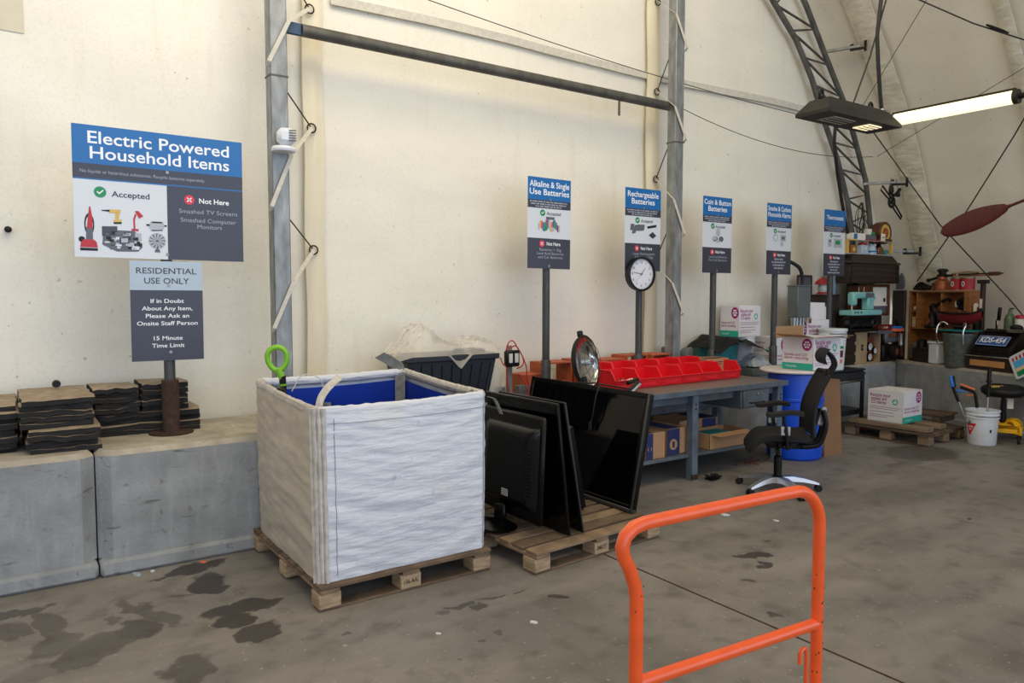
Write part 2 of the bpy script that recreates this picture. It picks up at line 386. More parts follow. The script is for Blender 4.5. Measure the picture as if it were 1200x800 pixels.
# patch and overlap strips welded on the end wall
for i,(xa,xb,za,zb) in enumerate([(-.6,.19,3.43,4.3)]):
    g=G('cream_side' if i==0 else 'sleeve'); g.grid(8,40,lambda u,v:((xa+(xb-xa)*u),5.985+wf(xa+(xb-xa)*u,za+(zb-za)*v)+.011,za+(zb-za)*v),(0,-.004 if i==0 else -.003,0)); tag(g.build('trim_%d'%(i+2)),kind='structure')
# ---- concrete barrier blocks
def block(label,x0,x1,y0,y1,h=.76,loc=None,rz=0,c=.075):
    th=thing('concrete_block',label,'concrete block',loc or (x0,y0,0),rz,'concrete barrier blocks')
    L=x1-x0;W=y1-y0
    plan=[(c,0),(L-c,0),(L,c),(L,W-c),(L-c,W),(c,W),(0,W-c),(0,c)]
    plan=[(x+(.004 if x<L/2 else -.004),y) for x,y in plan]
    g=G('concrete'); g.prism(plan,h-.13,T(0,0,.10))
    # sloping shoulder up to the top
    n=len(plan);cx=L/2;cy=W/2;s=.03
    def ins(p,k): return (p[0]+(k if p[0]<cx else -k),p[1]+(k if p[1]<cy else -k))
    vs=[(x,y,h-.03) for x,y in plan]+[(*ins(p,s*.9),h) for p in plan]
    g.use('concrete_top'); g.add(vs,[tuple(range(n,2*n))]+[(i,(i+1)%n,n+(i+1)%n,n+i) for i in range(n)])
    g.build('block_body',th)
    g=G('concrete'); g.box((L/2,W/2,.05),(L-.01,W+.05,.1),.02); g.build('block_foot',th)
    return th
block('grey concrete block at the far left, under the stacks of dark mats',-1.95,.43,5.0,5.94)
block('grey concrete block between the mat stacks and the white bulk bag',.43,2.86,5.0,5.94)
block('grey concrete block behind the leaning televisions and the steel bench',2.87,6.1,5.5,5.95)
block('grey concrete block behind the blue barrel and the printed boxes',6.11,8.72,5.55,5.95)
block('grey concrete block in the corner, under the sewing machine and trunk',8.73,10.5,5.56,5.95)
SO=Vector((10.48,5.46,0)); SU=Vector((-.358,-.934,0)); SN=Vector((.934,-.358,0)); SA=math.degrees(math.atan2(SU.y,SU.x))+90  # side ledge frame
def SL(s,d,z=.76):
    p=SO+SU*s+SN*d; return (p.x,p.y,z)
def sideblock(label,s0,s1,d0,d1):
    # local x runs along SU , local y to the wall
    return block(label,0,s1-s0,0,d1-d0,.76,(SO.x+SU.x*s0+SN.x*d0,SO.y+SU.y*s0+SN.y*d0,0),math.degrees(math.atan2(SU.y,SU.x)))
sideblock('grey concrete block by the right wall, under the galvanized bucket and wooden shelf',-.38,2.05,0,.5)
sideblock('grey concrete block at the right edge, behind the yellow stool',2.06,4.0,0,.5)
SR=math.degrees(math.atan2(SU.y,SU.x))   # rotation so local +x = SU , local +y = SN, front faces -y
# ---- steel columns and pipe
def column(x,label,blue):
    th=thing('steel_column',label,'steel column',(x,5.58,.762),0,'galvanized columns of the end wall')
    g=G('galv'); g.box((0,.06,3.6),(.13,.12,7.2),.008); g.build('post',th)
    g=G('galv_dark')
    for z in (2.55,4.2): g.box((0,.06,z),(.138,.128,.012))
    g.build('splice_band',th)
    g=G('galv'); g.box((0,.06,.008),(.26,.2,.016),.003); g.build('base_plate',th)
    return th
c1=column(1.75,'grey galvanized steel column left of the white bulk bag, with a small white camera',1)
c2=column(5.99,'grey galvanized steel column between the clock and the button battery sign',0)
g=G('galv_dark'); g.tube([(1.95,5.66,3.70),(2.1,5.66,3.70),(5.85,5.66,3.69)],.047,14); pth=thing('horizontal_pipe','long dark steel pipe spanning high between the two galvanized columns','pipe')
g.build('pipe_body',pth)
g=G('blue_paint'); g.box((1.885,5.66,3.70),(.13,.03,.09),.005); g.build('flattened_end',pth)
g=G('galv_dark'); g.box((5.885,5.66,3.69),(.06,.03,.09),.005); g.build('flattened_end',pth)
g=G('galv_dark'); g.tube([(5.2,5.66,3.64),(5.2,5.66,3.50)],.012,8); g.build('hanging_bolt',pth)
# ---- fabric sleeves with straps to the columns
def sleeve(x0,x1,label,left,xc):
    th=thing('fabric_sleeve',label,'sleeve',((x0+x1)/2,5.93,0),0,'laced fabric sleeves on the end wall')
    w=x1-x0
    g=G('sleeve'); 
    def f(u,v):
        z=.8+v*6.6; return ((u-.5)*w+.006*math.sin(z*5),-.018*math.sin(PI*u)+.01*noise.noise(Vector((u*3,z*2,x0))),z)
    g.grid(6,90,f,(0,.02,0)); g.build('sleeve_fabric',th)
    return th
s1=sleeve(2.05,2.21,'cream fabric sleeve laced to the left galvanized column',1,1.75)
s2=sleeve(5.86,6.04,'cream fabric sleeve laced to the right galvanized column',-1,5.99)
def lace(par,pairs,gx,lab,xo):
    for z1,z2 in pairs:
        g=G('strap'); 
        edge,far=par['e1']-xo,par['e2']-xo; s=1 if edge<gx-xo else -1
        zm=z1-(z1-z2)*.42
        P=[(gx-xo,-.05,z1),(edge,-.365,zm),(far,-.37,z2),(far-.004*s*-1,-.33,z2-.03)]
        for p,q in zip(P,P[1:]): g.bar(p,q,.030,.005,upv=(0,-1,0))
        g.build('lacing_strap',par)
        g=G('rubber'); g.tube(arc((gx-xo,-.04,z1),.035,0,360,14,'xz')[:-1],.006,6,True); g.build('grommet',par)
        g=G('wire_grey'); g.tube([(gx-xo,-.04,z1),(par['cx']-xo,-.2,z1+.35)],.006,6); g.build('lacing_rod',par)
s1['cx']=1.75;s1['e1']=1.83;s1['e2']=1.672; s2['cx']=5.99;s2['e1']=5.90;s2['e2']=6.07
lace(s1,[(3.96,3.4),(3.03,2.35),(2.06,1.45)],2.1,'',(2.05+2.21)/2)
lace(s2,[(4.85,4.3),(3.9,3.35),(2.96,2.35),(2.05,1.5)],5.96,'',(5.86+6.04)/2)
for s in (s1,s2):
    for k in ('cx','e1','e2'): del s[k]
# flat strap running across the wall high up, thin wires
g=G('strap'); 
def bf(u,v): x=2.3+u*7.0; return (x,5.955+wf(x,4.1)*.8,4.06+v*.075+.02*math.sin(u*9))
g.grid(60,2,bf,(0,.012,0)); tag(g.build('wall_belt'),'wide beige fabric belt stretched across the end wall above the pipe','belt')
for i,(p,q,sag,lab) in enumerate([((2.3,5.9,4.35),(10.1,5.75,3.95),.12,'thin grey wire sagging across the end wall above the steel pipe'),((6.1,5.8,3.78),(10.0,5.75,3.6),.18,'thin grey wire sagging across the end wall right of the right column')]):
    P=[tuple(Vector(p).lerp(Vector(q),t/14)-Vector((0,0,sag*4*(t/14)*(1-t/14)))) for t in range(15)]
    g=G('wire_grey'); g.tube(P,.0045,5); tag(g.build('wall_wire'),lab,'wire','wires on the end wall')
# camera on the left column
cam_t=thing('security_camera','small white dome security camera on a bracket on the left steel column','camera',(1.75,5.575,2.78))
g=G('white_plastic'); g.lathe([(.001,-.035),(.085,-.035),(.09,-.02),(.08,.0),(.001,.0)],20,T(0,-.07,0)); g.build('mount_plate',cam_t)
g=G('white_plastic'); g.box((.03,-.09,.07),(.13,.12,.12),.03,R('Z',-12)); g.build('housing',cam_t)
g=G('galv_dark'); 
for k in range(5): g.box((.07,-.155+.0,.035+k*.018),(.05,.004,.008),0,R('Z',-12))
g.build('vent_grille',cam_t)
# ---- arch truss
OUT=[(10.07,1.9),(10.02,2.5),(9.92,2.93),(9.83,3.27),(9.56,3.76),(9.3,4.19),(8.86,4.71),(8.40,5.28),(7.6,6.1),(6.7,6.8)]
INN=[(9.66,1.9),(9.55,2.5),(9.42,2.93),(9.15,3.48),(8.84,3.93),(8.54,4.43),(8.2,4.84),(7.74,5.2),(7.1,5.8),(6.3,6.4)]
OUT=[(x*1.02,1.7+(z-1.7)*1.02) for x,z in OUT]; INN=[(x*1.02,1.7+(z-1.7)*1.02) for x,z in INN]
tr=thing('arch_truss','galvanized steel arch truss rising in the far corner beside the right wall','truss',(0,5.86,0))
g=G('galv_dark'); g.tube([(x,0,z) for x,z in [(10.1,.77)]+OUT],.036,10); g.build('outer_chord',tr)
g=G('galv_dark'); g.tube([(x,0,z) for x,z in [(9.7,.77)]+INN],.036,10); g.build('inner_chord',tr)
def on(L,t):
    t=t*(len(L)-1);i=min(int(t),len(L)-2);f=t-i;return (L[i][0]*(1-f)+L[i+1][0]*f,0,L[i][1]*(1-f)+L[i+1][1]*f)
for k in range(13):
    a=on(INN,k/13);b=on(OUT,(k+.5)/13);c=on(INN,(k+1)/13)
    g=G('galv_dark'); g.tube([a,b,c],.016,6); g.build('web_brace',tr)
# fabric seam bands on the side wall
def seamband(y0,y1,label,m='band',wr=.03):
    g=G(m)
    def f(u,v):
        z=.2+v*7.6; y=y0+(y1-y0)*u; return (fx(z)-.03-.02*math.sin(PI*u)-wr*noise.noise(Vector((u*1.5,z*7,y0)))*math.sin(PI*u),y,z)
    g.grid(8,150,f,(.02,0,0)); return tag(g.build('seam_band'),label,'seam band')
seamband(5.52,5.2,'wrinkled fabric seam band on the right wall behind the truss')
seamband(3.95,3.8,'narrow fabric seam band on the right wall by the top right corner','band',.005)
def bracket(x,z,label,y1=5.40):
    th=thing('wall_bracket',label,'bracket',(x,5.86,z),0,'steel brackets from truss to wall')
    e=Vector((fx(z)-.10-x,y1-5.86,0)); d=e.normalized()
    g=G('galv'); g.bar((0,0,0),tuple(e*.86),.035,.035,.004); g.build('arm',th)
    g=G('iron_black'); g.bar(tuple(e*.62+Vector((0,0,-.03))),tuple(e*1.0+Vector((0,0,-.03))),.02,.03,.004); g.bar(tuple(e*.98+Vector((0,0,-.07))),tuple(e*.98+Vector((0,0,.06))),.016,.03,.003); g.bar(tuple(e*.66+Vector((0,0,-.045))),tuple(e*.66+Vector((0,0,.04))),.016,.045,.003); g.build('clamp',th)
bracket(8.98,4.86,'steel bracket from truss to wall, topmost of three, left of the hanging lamps')
bracket(9.98,3.24,'steel bracket from truss to wall above the hanging metal tool')
bracket(10.30,2.31,'steel bracket from truss to wall just right of the round radio')
# side bracing cables
def cable(label,pts,r=.008,m='cable_black',name='bracing_cable',cat='cable',group=None,turn=None):
    g=G(m)
    if turn:
        th=thing(name,label,cat,(0,0,0),0,group); g.tube(pts,r,6); g.build('cable_run',th)
        g=G('iron_black'); a=Vector(turn); d=(Vector(pts[-1])-Vector(pts[0])).normalized(); 
        g.tube([a-d*.12,a-d*.06,a+d*.06,a+d*.12],[.010,.016,.016,.010],8); g.build('turnbuckle',th); return th
    g.tube(pts,r,6); return tag(g.build(name),label,cat,group)
cable('black bracing cable crossing the right wall downward to the right, behind the red paddle',[(9.75,5.62,3.9),(10.2,4.92,2.62),(10.4,4.15,1.65),(10.6,3.8,1.1)],group='bracing cables of the right wall')
cable('black bracing cable rising to the right edge from the top of the wooden shelf',[(10.42,5.3,1.88),(10.1,4.55,2.75),(9.85,3.95,3.55),(9.2,2.9,4.9)],group='bracing cables of the right wall')
cable('black cable with a turnbuckle crossing the top right corner',[(8.2,4.6,5.1),(8.75,3.95,4.62),(8.85,3.35,4.25),(8.9,2.6,3.75)],turn=(8.78,3.72,4.5))
cable('thin wire rising to the right behind the lit tube lamp',[(9.5,5.4,3.5),(9.4,3.0,4.5)],.004,'wire_grey','thin_wire','wire','thin wires near the lamps')
cable('thin wire rising steeply to the right above the lamps',[(9.3,5.6,4.0),(8.6,4.0,5.5)],.004,'wire_grey','thin_wire','wire','thin wires near the lamps')
cable('black conduit hose hanging down along the truss below the lamps',[(9.0,5.5,3.85),(8.7,5.5,3.8),(8.68,5.5,3.6),(8.85,5.55,3.25),(9.05,5.6,2.9),(9.2,5.6,2.5)],.022,name='conduit_hose',cat='hose')
# ---- high bay lamp (along X) and lit tube lamp (along Y)
hb=thing('highbay_lamp','dark rectangular high bay lamp with two LED panels hanging on cables','hanging lamp',(5.74,3.5,3.09))
hb.scale=(.70,.74,.85)
g=G('lamp_body')
L,W=.74,.20
vs=[(-L,-W,0),(L,-W,0),(L,W,0),(-L,W,0),(-L,-W,.03),(L,-W,.03),(L,W,.03),(-L,W,.03),(-L+.12,-W+.09,.15),(L-.12,-W+.09,.15),(L-.12,W-.09,.15),(-L+.12,W-.09,.15)]
g.add(vs,[(0,1,5,4),(1,2,6,5),(2,3,7,6),(3,0,4,7),(4,5,9,8),(5,6,10,9),(6,7,11,10),(7,4,8,11),(8,9,10,11),(0,1,2,3)])
g.box((0,0,.155),(1.16,.2,.02),.004)
g.build('housing',hb)
for x,m in ((-.27,'led'),(.36,'led_glow')):
    g=G(m); g.box((x,0,-.006),(.42 if m=='led' else .26,.2,.012),.002)
    g.build('led_panel',hb)
    g=G('lamp_body')
    for k in range(4): g.box((x,-.09+k*.06,-.014),(.42 if m=='led' else .26,.008,.006))
    g.build('louvre',hb)
for x in (-.58,.42):
    g=G('iron_black'); g.tube(arc((x,0,.205),.035,0,360,12,'xz')[:-1],.014,6,True); g.box((x,0,.17),(.06,.04,.03),.005); g.build('hanger_hook',hb)
g=G('white_plastic'); g.lathe([(.022,0),(.026,.02),(.018,.07),(.001,.07)],12,T(.66,0,.15)); g.build('cable_gland',hb)
cable('thick black power cable dropping from above to the high bay lamp',[(6.20,3.5,3.27),(6.17,3.5,3.40),(6.13,3.5,3.62),(6.10,3.5,3.85),(6.15,3.5,4.2),(6.3,3.5,5.2)],.016,name='power_cable',cat='cable')
cable('thin black support wire slanting up right from the high bay lamp',[(5.76,3.5,3.22),(6.0,3.5,3.66),(6.45,3.5,4.7)],.007,name='support_wire',cat='wire')
tb=thing('tube_lamp','lit tube lamp with a glowing diffuser behind the dark high bay lamp','tube lamp',(6.5,2.58,3.22))
g=G('tube_glow'); n=16
g.tube([(0,.02,0),(0,.04,0),(0,.96,0),(0,.98,0)],[.03,.052,.052,.03],14); g.build('glowing_diffuser',tb)
g=G('lamp_body'); g.tube([(0,.0,.0),(0,.035,0)],.056,14); g.tube([(0,.965,0),(0,1.0,0)],.056,14); g.box((0,.5,.056),(.05,.96,.02),.004); g.build('end_cap',tb)
g=G('iron_black'); g.tube([(0,0,.0),(0,-.9,.02)],.022,10); g.build('support_pipe',tb)
# ================================================================ SIGNS
def board(par,name,x,y,z,w,h,fill,rz=0):
    """fill(g,Mx,w,h): draws in the board's plane, origin lower left"""
    g=G('sign_white'); g.box((0,0,0),(w,.006,h),.001)
    def Mx(k): return T(-w/2,-.0035-.0006*k,-h/2)@FR
    fill(g,Mx,w,h)
    for sx in (.5,):
        for sz in (.97 if name!='x' else .5,): pass
    o=g.build(name,par,(x,y,z),smooth=False)
    if rz: o.rotation_euler=(0,rad(rz),0)
    return o
def tick(g,Mx,x,y,r):
    g.use('ok_green'); g.disc(x,y,r,Mx(2))
    g.use('txt_white'); a=r*.12
    g.flat([(x-.55*r,y),(x-.4*r,y+.15*r),(x-.12*r,y-.12*r),(x+.45*r,y+.42*r),(x+.58*r,y+.28*r),(x-.12*r,y-.42*r)],Mx(3))
def cross(g,Mx,x,y,r):
    g.use('no_red'); g.disc(x,y,r,Mx(2)); g.use('txt_white')
    for a in (45,-45): 
        c,s=math.cos(rad(a)),math.sin(rad(a)); l=.6*r;w=.12*r
        g.flat([(x+c*l-s*w,y+s*l+c*w),(x-c*l-s*w,y-s*l+c*w),(x-c*l+s*w,y-s*l-c*w),(x+c*l+s*w,y+s*l-c*w)],Mx(3))
def bigfill(g,Mx,w,h):
    g.use('sign_blue').rect(0,.71*h,w,h,Mx(1)); g.use('sign_dark').rect(0,.60*h,w,.71*h,Mx(1)); g.use('sign_blue').rect(0,.59*h,w,.60*h,Mx(1))
    g.use('sign_dark').rect(.525*w,0,w,.59*h,Mx(1))
    g.use('txt_white'); g.text('Electric Powered',.5*w,.905*h,.108,Mx(2),.012,.83*w); g.text('Household Items',.505*w,.79*h,.108,Mx(2),.012,.82*w)
    g.use('txt_dim').text('No liquids or hazardous substances. Recycle batteries separately.',.4*w,.652*h,.03,Mx(2),0,.72*w)
    tick(g,Mx,.145*w,.50*h,.035); g.use('txt_dark').text('Accepted',.315*w,.49*h,.052,Mx(2),.012,.215*w)
    cross(g,Mx,.66*w,.49*h,.032); g.use('txt_white').text('Not Here',.815*w,.485*h,.048,Mx(2),.02,.19*w)
    g.use('txt_dim'); g.text('Smashed TV Screens',.78*w,.395*h,.04,Mx(2),0,.37*w); g.text('Smashed Computer',.78*w,.325*h,.04,Mx(2),0,.35*w); g.text('Monitors',.785*w,.275*h,.04,Mx(2),0,.155*w)
    # vacuum cleaner
    X=lambda p,a=0:[(w*x,h*y) for x,y in p]
    g.use('red_print'); g.flat(X([(.03,.075),(.125,.075),(.12,.115),(.105,.135),(.05,.135),(.035,.11)]),Mx(3)); g.flat(X([(.068,.22),(.098,.22),(.10,.30),(.09,.385),(.083,.385),(.075,.30)]),Mx(3))
    g.use('grey_print'); g.flat(X([(.062,.13),(.10,.13),(.10,.23),(.066,.23)]),Mx(2)); g.use('pad_black')
    for i in range(16):
        a0=rad(-60+i*18);a1=rad(-60+(i+1)*18)
        for sx in (1,-1):
            f=lambda a,k:((.082+sx*.0+.027*k*math.cos(a)*1.0)*w,(.25+.085*k*math.sin(a))*h)
        g.flat([f(a0,1),f(a1,1),f(a1,.72),f(a0,.72)],Mx(1.5))
    g.flat(X([(.03,.05),(.125,.05),(.125,.07),(.03,.07)]),Mx(2)); g.disc(.04*w,.135*h,.018,Mx(2))
    # drill
    g.use('yellow_print'); g.flat(X([(.19,.345),(.255,.35),(.255,.375),(.195,.372)]),Mx(3)); g.flat(X([(.225,.30),(.245,.30),(.25,.35),(.225,.35)]),Mx(3)); g.flat(X([(.215,.275),(.26,.28),(.26,.30),(.215,.296)]),Mx(3))
    g.use('pad_black'); g.flat(X([(.15,.358),(.195,.353),(.195,.37),(.15,.364)]),Mx(3)); g.flat(X([(.215,.262),(.26,.265),(.26,.28),(.215,.276)]),Mx(3))
    # desk lamp
    g.use('red_print'); g.flat(X([(.315,.215),(.355,.215),(.355,.232),(.315,.232)]),Mx(3)); g.flat(X([(.327,.23),(.337,.23),(.335,.30),(.345,.345),(.335,.35),(.325,.305)]),Mx(3)); g.flat(X([(.335,.37),(.355,.375),(.385,.335),(.36,.315)]),Mx(3))
    # toaster
    g.use('silver_print'); g.flat(X([(.425,.225),(.495,.235),(.505,.255),(.50,.30),(.425,.30),(.415,.26)]),Mx(3)); g.use('pad_black'); g.flat(X([(.43,.285),(.495,.287),(.49,.298),(.435,.297)]),Mx(4)); g.flat(X([(.40,.262),(.42,.262),(.42,.275),(.40,.275)]),Mx(4)); g.flat(X([(.505,.262),(.52,.262),(.52,.274),(.505,.274)]),Mx(4)); g.flat(X([(.43,.222),(.495,.228),(.495,.235),(.43,.23)]),Mx(4))
    # electronics heap
    g.use('grey_print'); g.flat(X([(.15,.10),(.23,.05),(.35,.055),(.375,.09),(.37,.17),(.33,.215),(.20,.215),(.155,.18)]),Mx(2))
    g.use('sign_dark'); g.flat(X([(.15,.165),(.235,.175),(.235,.245),(.15,.24)]),Mx(3))
    rnd=random.Random(3)
    for i in range(46):
        x=.16+rnd.random()*.195;y=.065+rnd.random()*.12;ww=.012+rnd.random()*.03;hh=.01+rnd.random()*.022
        g.use(rnd.choice(['silver_print','sign_white','pad_black','grey_print'])); g.rect(x*w,y*h,(x+ww)*w,(y+hh)*h,Mx(3+i*.02))
    g.use('sign_dark'); g.flat(X([(.245,.11),(.30,.115),(.30,.165),(.245,.16)]),Mx(5)); g.use('silver_print'); g.flat(X([(.255,.12),(.293,.123),(.293,.157),(.255,.153)]),Mx(6))
    # fan
    g.use('silver_print'); g.disc(.462*w,.145*h,.052*w,Mx(2)); g.use('grey_print')
    for k in range(12):
        a=2*PI*k/12; c,s=math.cos(a),math.sin(a); g.flat([(.462*w+c*.008-s*.003,.145*h+s*.008+c*.003),(.462*w+c*.045-s*.008,.145*h+s*.045+c*.008),(.462*w+c*.05+s*.002,.145*h+s*.05-c*.002)],Mx(3))
    g.disc(.462*w,.145*h,.009,Mx(4)); g.flat(X([(.445,.055),(.48,.055),(.475,.075),(.468,.08),(.466,.10),(.458,.10),(.456,.08),(.449,.075)]),Mx(4))
    g.use('screw'); g.disc(.53*w,.695*h,.010,Mx(5)); g.disc(.52*w,.04*h,.010,Mx(5))
def lowfill(g,Mx,w,h):
    g.use('sign_dark').rect(0,0,w,.71*h,Mx(1)); g.use('sign_pale').rect(0,.71*h,w,h,Mx(1))
    g.use('txt_dark'); g.text('RESIDENTIAL',.5*w,.90*h,.055,Mx(2),.01,.83*w); g.text('USE ONLY',.5*w,.80*h,.055,Mx(2),.01,.62*w)
    g.use('txt_white')
    for s,y,q in (('If in Doubt',.60,.46),('About Any Item,',.525,.70),('Please Ask an',.45,.60),('Onsite Staff Person',.375,.84),('15 Minute',.225,.40),('Time Limit',.15,.45)): g.text(s,.5*w,y*h,.038,Mx(2),.010,q*w)
    g.use('screw'); g.disc(.52*w,.755*h,.010,Mx(5)); g.disc(.53*w,.085*h,.010,Mx(5))
sp=thing('sign_post','large blue, white and grey sign post headed Electric Powered Household Items','sign',(.925,5.44,.76))
g=G('pipe_paint'); g.tube([(0,0,0),(0,0,1.95)],.036,14); g.build('post',sp)
g=G('rust'); g.lathe([(.001,0),(.14,0),(.14,.012),(.058,.014),(.055,.02),(.055,.36),(.05,.365),(.001,.365)],20); g.build('base_sleeve',sp)
b1=board(sp,'sign_board',-.02,-.045,1.585,1.025,.825,bigfill,.4); tag(b1,'blue, white and grey board headed Electric Powered Household Items')
b2=board(sp,'notice_board',-.01,-.045,.83,.445,.66,lowfill,.3); tag(b2,'grey board headed Residential Use Only')
def pile(g,Mx,w,h,kind):
    rnd=random.Random(kind+5)
    if kind==0:
        cols=['silver_print','yellow_print','no_red','sign_blue','ok_green','grey_print','print_purple']
        for i in range(15):
            x=.24+i*.034;y=.44+.02*math.sin(i*1.3);H=.05+.05*math.sin(PI*(i+1)/16)
            g.use(cols[i%7]).rect(x*w,(y-.01)*h,(x+.03)*w,(y+H)*h,Mx(2+i*.01))
        g.use('grey_print').rect(.42*w,.545*h,.62*w,.575*h,Mx(2))
        g.use('ok_green').disc(.42*w,.445*h,.02,Mx(3),10,.02); g.use('silver_print').disc(.58*w,.44*h,.02,Mx(3),10)
    elif kind==1:
        g.use('grey_print')
        for i in range(6): 
            x=.12+i*.06+rnd.random()*.02;y=.43+rnd.random()*.07; g.flat([(x*w,y*h),((x+.1)*w,(y+.01)*h),((x+.12)*w,(y+.08)*h),((x+.02)*w,(y+.08)*h)],Mx(2+i*.02))
        g.use('pad_black').flat([(.62*w,.52*h),(.88*w,.545*h),(.88*w,.575*h),(.62*w,.55*h)],Mx(2)); g.use('sign_dark').flat([(.66*w,.44*h),(.78*w,.40*h),(.88*w,.44*h),(.77*w,.485*h)],Mx(2))
    elif kind==2:
        g.use('silver_print').disc(.52*w,.535*h,.035,Mx(2),16,.045); g.use('grey_print').disc(.42*w,.45*h,.045,Mx(3),16,.028); g.use('silver_print').disc(.40*w,.455*h,.036,Mx(4),16,.02); g.use('grey_print').disc(.63*w,.45*h,.04,Mx(3),16,.03); g.use('silver_print').disc(.52*w,.42*h,.035,Mx(4),16,.015)
    elif kind==3:
        g.use('silver_print').disc(.36*w,.52*h,.045,Mx(2),20,.045); g.use('sign_white').disc(.36*w,.52*h,.03,Mx(3)); g.use('silver_print').rect(.55*w,.47*h,.78*w,.57*h,Mx(2)); g.use('grey_print').rect(.60*w,.50*h,.73*w,.54*h,Mx(3)); g.use('silver_print').disc(.62*w,.43*h,.03,Mx(2))
    else:
        g.use('silver_print').rect(.2*w,.44*h,.36*w,.56*h,Mx(2)); g.use('grey_print').rect(.24*w,.51*h,.33*w,.54*h,Mx(3)); g.use('silver_print').rect(.46*w,.43*h,.85*w,.57*h,Mx(2)); g.use('ok_green').rect(.54*w,.48*h,.76*w,.54*h,Mx(3))
def dashes(g,Mx,w,h,rows,seed,hh=.014,c=.48):
    rnd=random.Random(seed*7+1)
    for y,L in rows:
        x=c-L/2
        while x<c+L/2:
            l=.03+rnd.random()*.09; e=min(x+l,c+L/2); g.rect(x*w,(y-hh/2)*h,e*w,(y+hh/2)*h*1.0,Mx(2)); x=e+.018
def smallfill(title,bad,kind):
    def f(g,Mx,w,h):
        g.use('sign_blue').rect(0,.755*h,w,h,Mx(1)); g.use('sign_dark').rect(0,.665*h,w,.755*h,Mx(1)); g.use('sign_dark').rect(0,0,w,.335*h,Mx(1))
        g.use('txt_white')
        if len(title)==2:
            for t,y in zip(title,(.925,.84)): g.text(t,.5*w,y*h,.078,Mx(2),.014,min(.92,.072*len(t))*w)
        else: g.text(title[0],.5*w,.88*h,.075,Mx(2),.014,.78*w)
        g.use('txt_dim')
        dashes(g,Mx,w,h,[(.735,.86),(.709,.82),(.684,.6)],kind)
        tick(g,Mx,.34*w,.615*h,.030); g.use('txt_dark').text('Accepted',.60*w,.61*h,.045,Mx(2),.01,.33*w)
        pile(g,Mx,w,h,kind)
        cross(g,Mx,.33*w,.275*h,.030); g.use('txt_white').text('Not Here',.60*w,.275*h,.045,Mx(2),.02,.32*w)
        g.use('txt_dim')
        if isinstance(bad,int): dashes(g,Mx,w,h,[(.215-.042*k,.36+.1*((k*2)%3)) for k in range(bad)],kind,.022,.5)
        else:
          for k,t in enumerate(bad): g.text(t,.53*w,(.21-.042*k)*h,.034,Mx(2),.005,min(.62,.034*len(t))*w)
        g.use('screw'); g.disc(.52*w,.765*h,.011,Mx(5)); g.disc(.5*w,.03*h,.013,Mx(5))
    return f
signs=[(4.185,.50,('Alkaline & Single','Use Batteries'),('Batteries > 5kg','Lead Acid Batteries','and Car Batteries'),'tall sign post headed Alkaline & Single Use Batteries, left of the clock'),
(5.375,.50,('Rechargeable','Batteries'),('Large Rechargeable','Batteries > 5kg'),'tall sign post headed Rechargeable Batteries, directly behind the clock'),
(6.50,.48,('Coin & Button','Batteries'),('Lead Acid Batteries','Pin Cell Batteries'),'tall sign post headed Coin & Button Batteries, right of the steel column'),
(7.59,.47,('Smoke & Carbon','Monoxide Alarms'),4,'tall sign post headed Smoke & Carbon Monoxide Alarms, by the grey fuse box'),
(8.72,.47,('Thermostats',),5,'tall sign post headed Thermostats, rightmost of the sign posts')]
for i,(x,w,ti,bad,lab) in enumerate(signs):
    th=thing('sign_post',lab,'sign',(x,5.53,.76),0,'sign posts above the sorting bench')
    g=G('pipe_paint'); g.tube([(0,.0,0),(0,.0,1.9)],.035,12); g.build('post',th)
    g=G('pipe_paint'); g.lathe([(.001,0),(.10,0),(.10,.01),(.046,.012),(.046,.32),(.04,.33),(.001,.33)],16); g.build('base_sleeve',th)
    board(th,'sign_board',0,-.045,1.59,w-.005,.825,smallfill(ti,bad,i),.5 if i<1 else 0)
# clock on its own short stand in front of the second sign post
ck=thing('wall_clock','round white analog clock with a black rim strapped to the second sign post','clock',(5.30,5.43,1.905))
CM=R('Z',-4)@R('X',90)
g=G('black'); g.lathe([(.13,-.05),(.165,-.05),(.172,-.02),(.172,.025),(.155,.03),(.15,.012)],40,CM,cap=False); g.lathe([(.001,-.05),(.135,-.05)],40,CM,cap=False); g.build('clock_rim',ck)
g=G('dial'); g.lathe([(.0005,.008),(.153,.008)],40,CM,cap=False); g.use('txt_dark')
NM=lambda k:CM@T(0,0,.009+.0006*k)
for k in range(12):
    a=rad(90-30*(k+1)); g.text(str(k+1),.118*math.cos(a),.118*math.sin(a),.034,NM(1),.01)
for k in range(60):
    a=2*PI*k/60;c,s=math.cos(a),math.sin(a);r0=.138;r1=.146;q=.0012
    g.flat([(r0*c-s*q,r0*s+c*q),(r1*c-s*q,r1*s+c*q),(r1*c+s*q,r1*s-c*q),(r0*c+s*q,r0*s-c*q)],NM(1))
g.build('clock_face',ck)
def hand(a,l,w,k,nm,m='black'):
    a=rad(90-a);c,s=math.cos(a),math.sin(a)
    g=G(m); g.flat([(-.02*c-s*w,-.02*s+c*w),(l*c-s*w*.6,l*s+c*w*.6),(l*c+s*w*.6,l*s-c*w*.6),(-.02*c+s*w,-.02*s-c*w)],NM(k)); g.build(nm,ck,smooth=False)
hand(38,.075,.004,4,'hour_hand'); hand(280,.115,.003,6,'minute_hand'); hand(225,.12,.001,8,'second_hand')
g=G('iron_black'); g.lathe([(.001,0),(.05,0),(.05,.05),(.001,.05)],16,T(-.045,.058,-.03)@R('X',90)@T(0,0,-.03)); g.box((.03,.045,-.02),(.07,.03,.16),.01); g.build('mounting_bracket',ck)
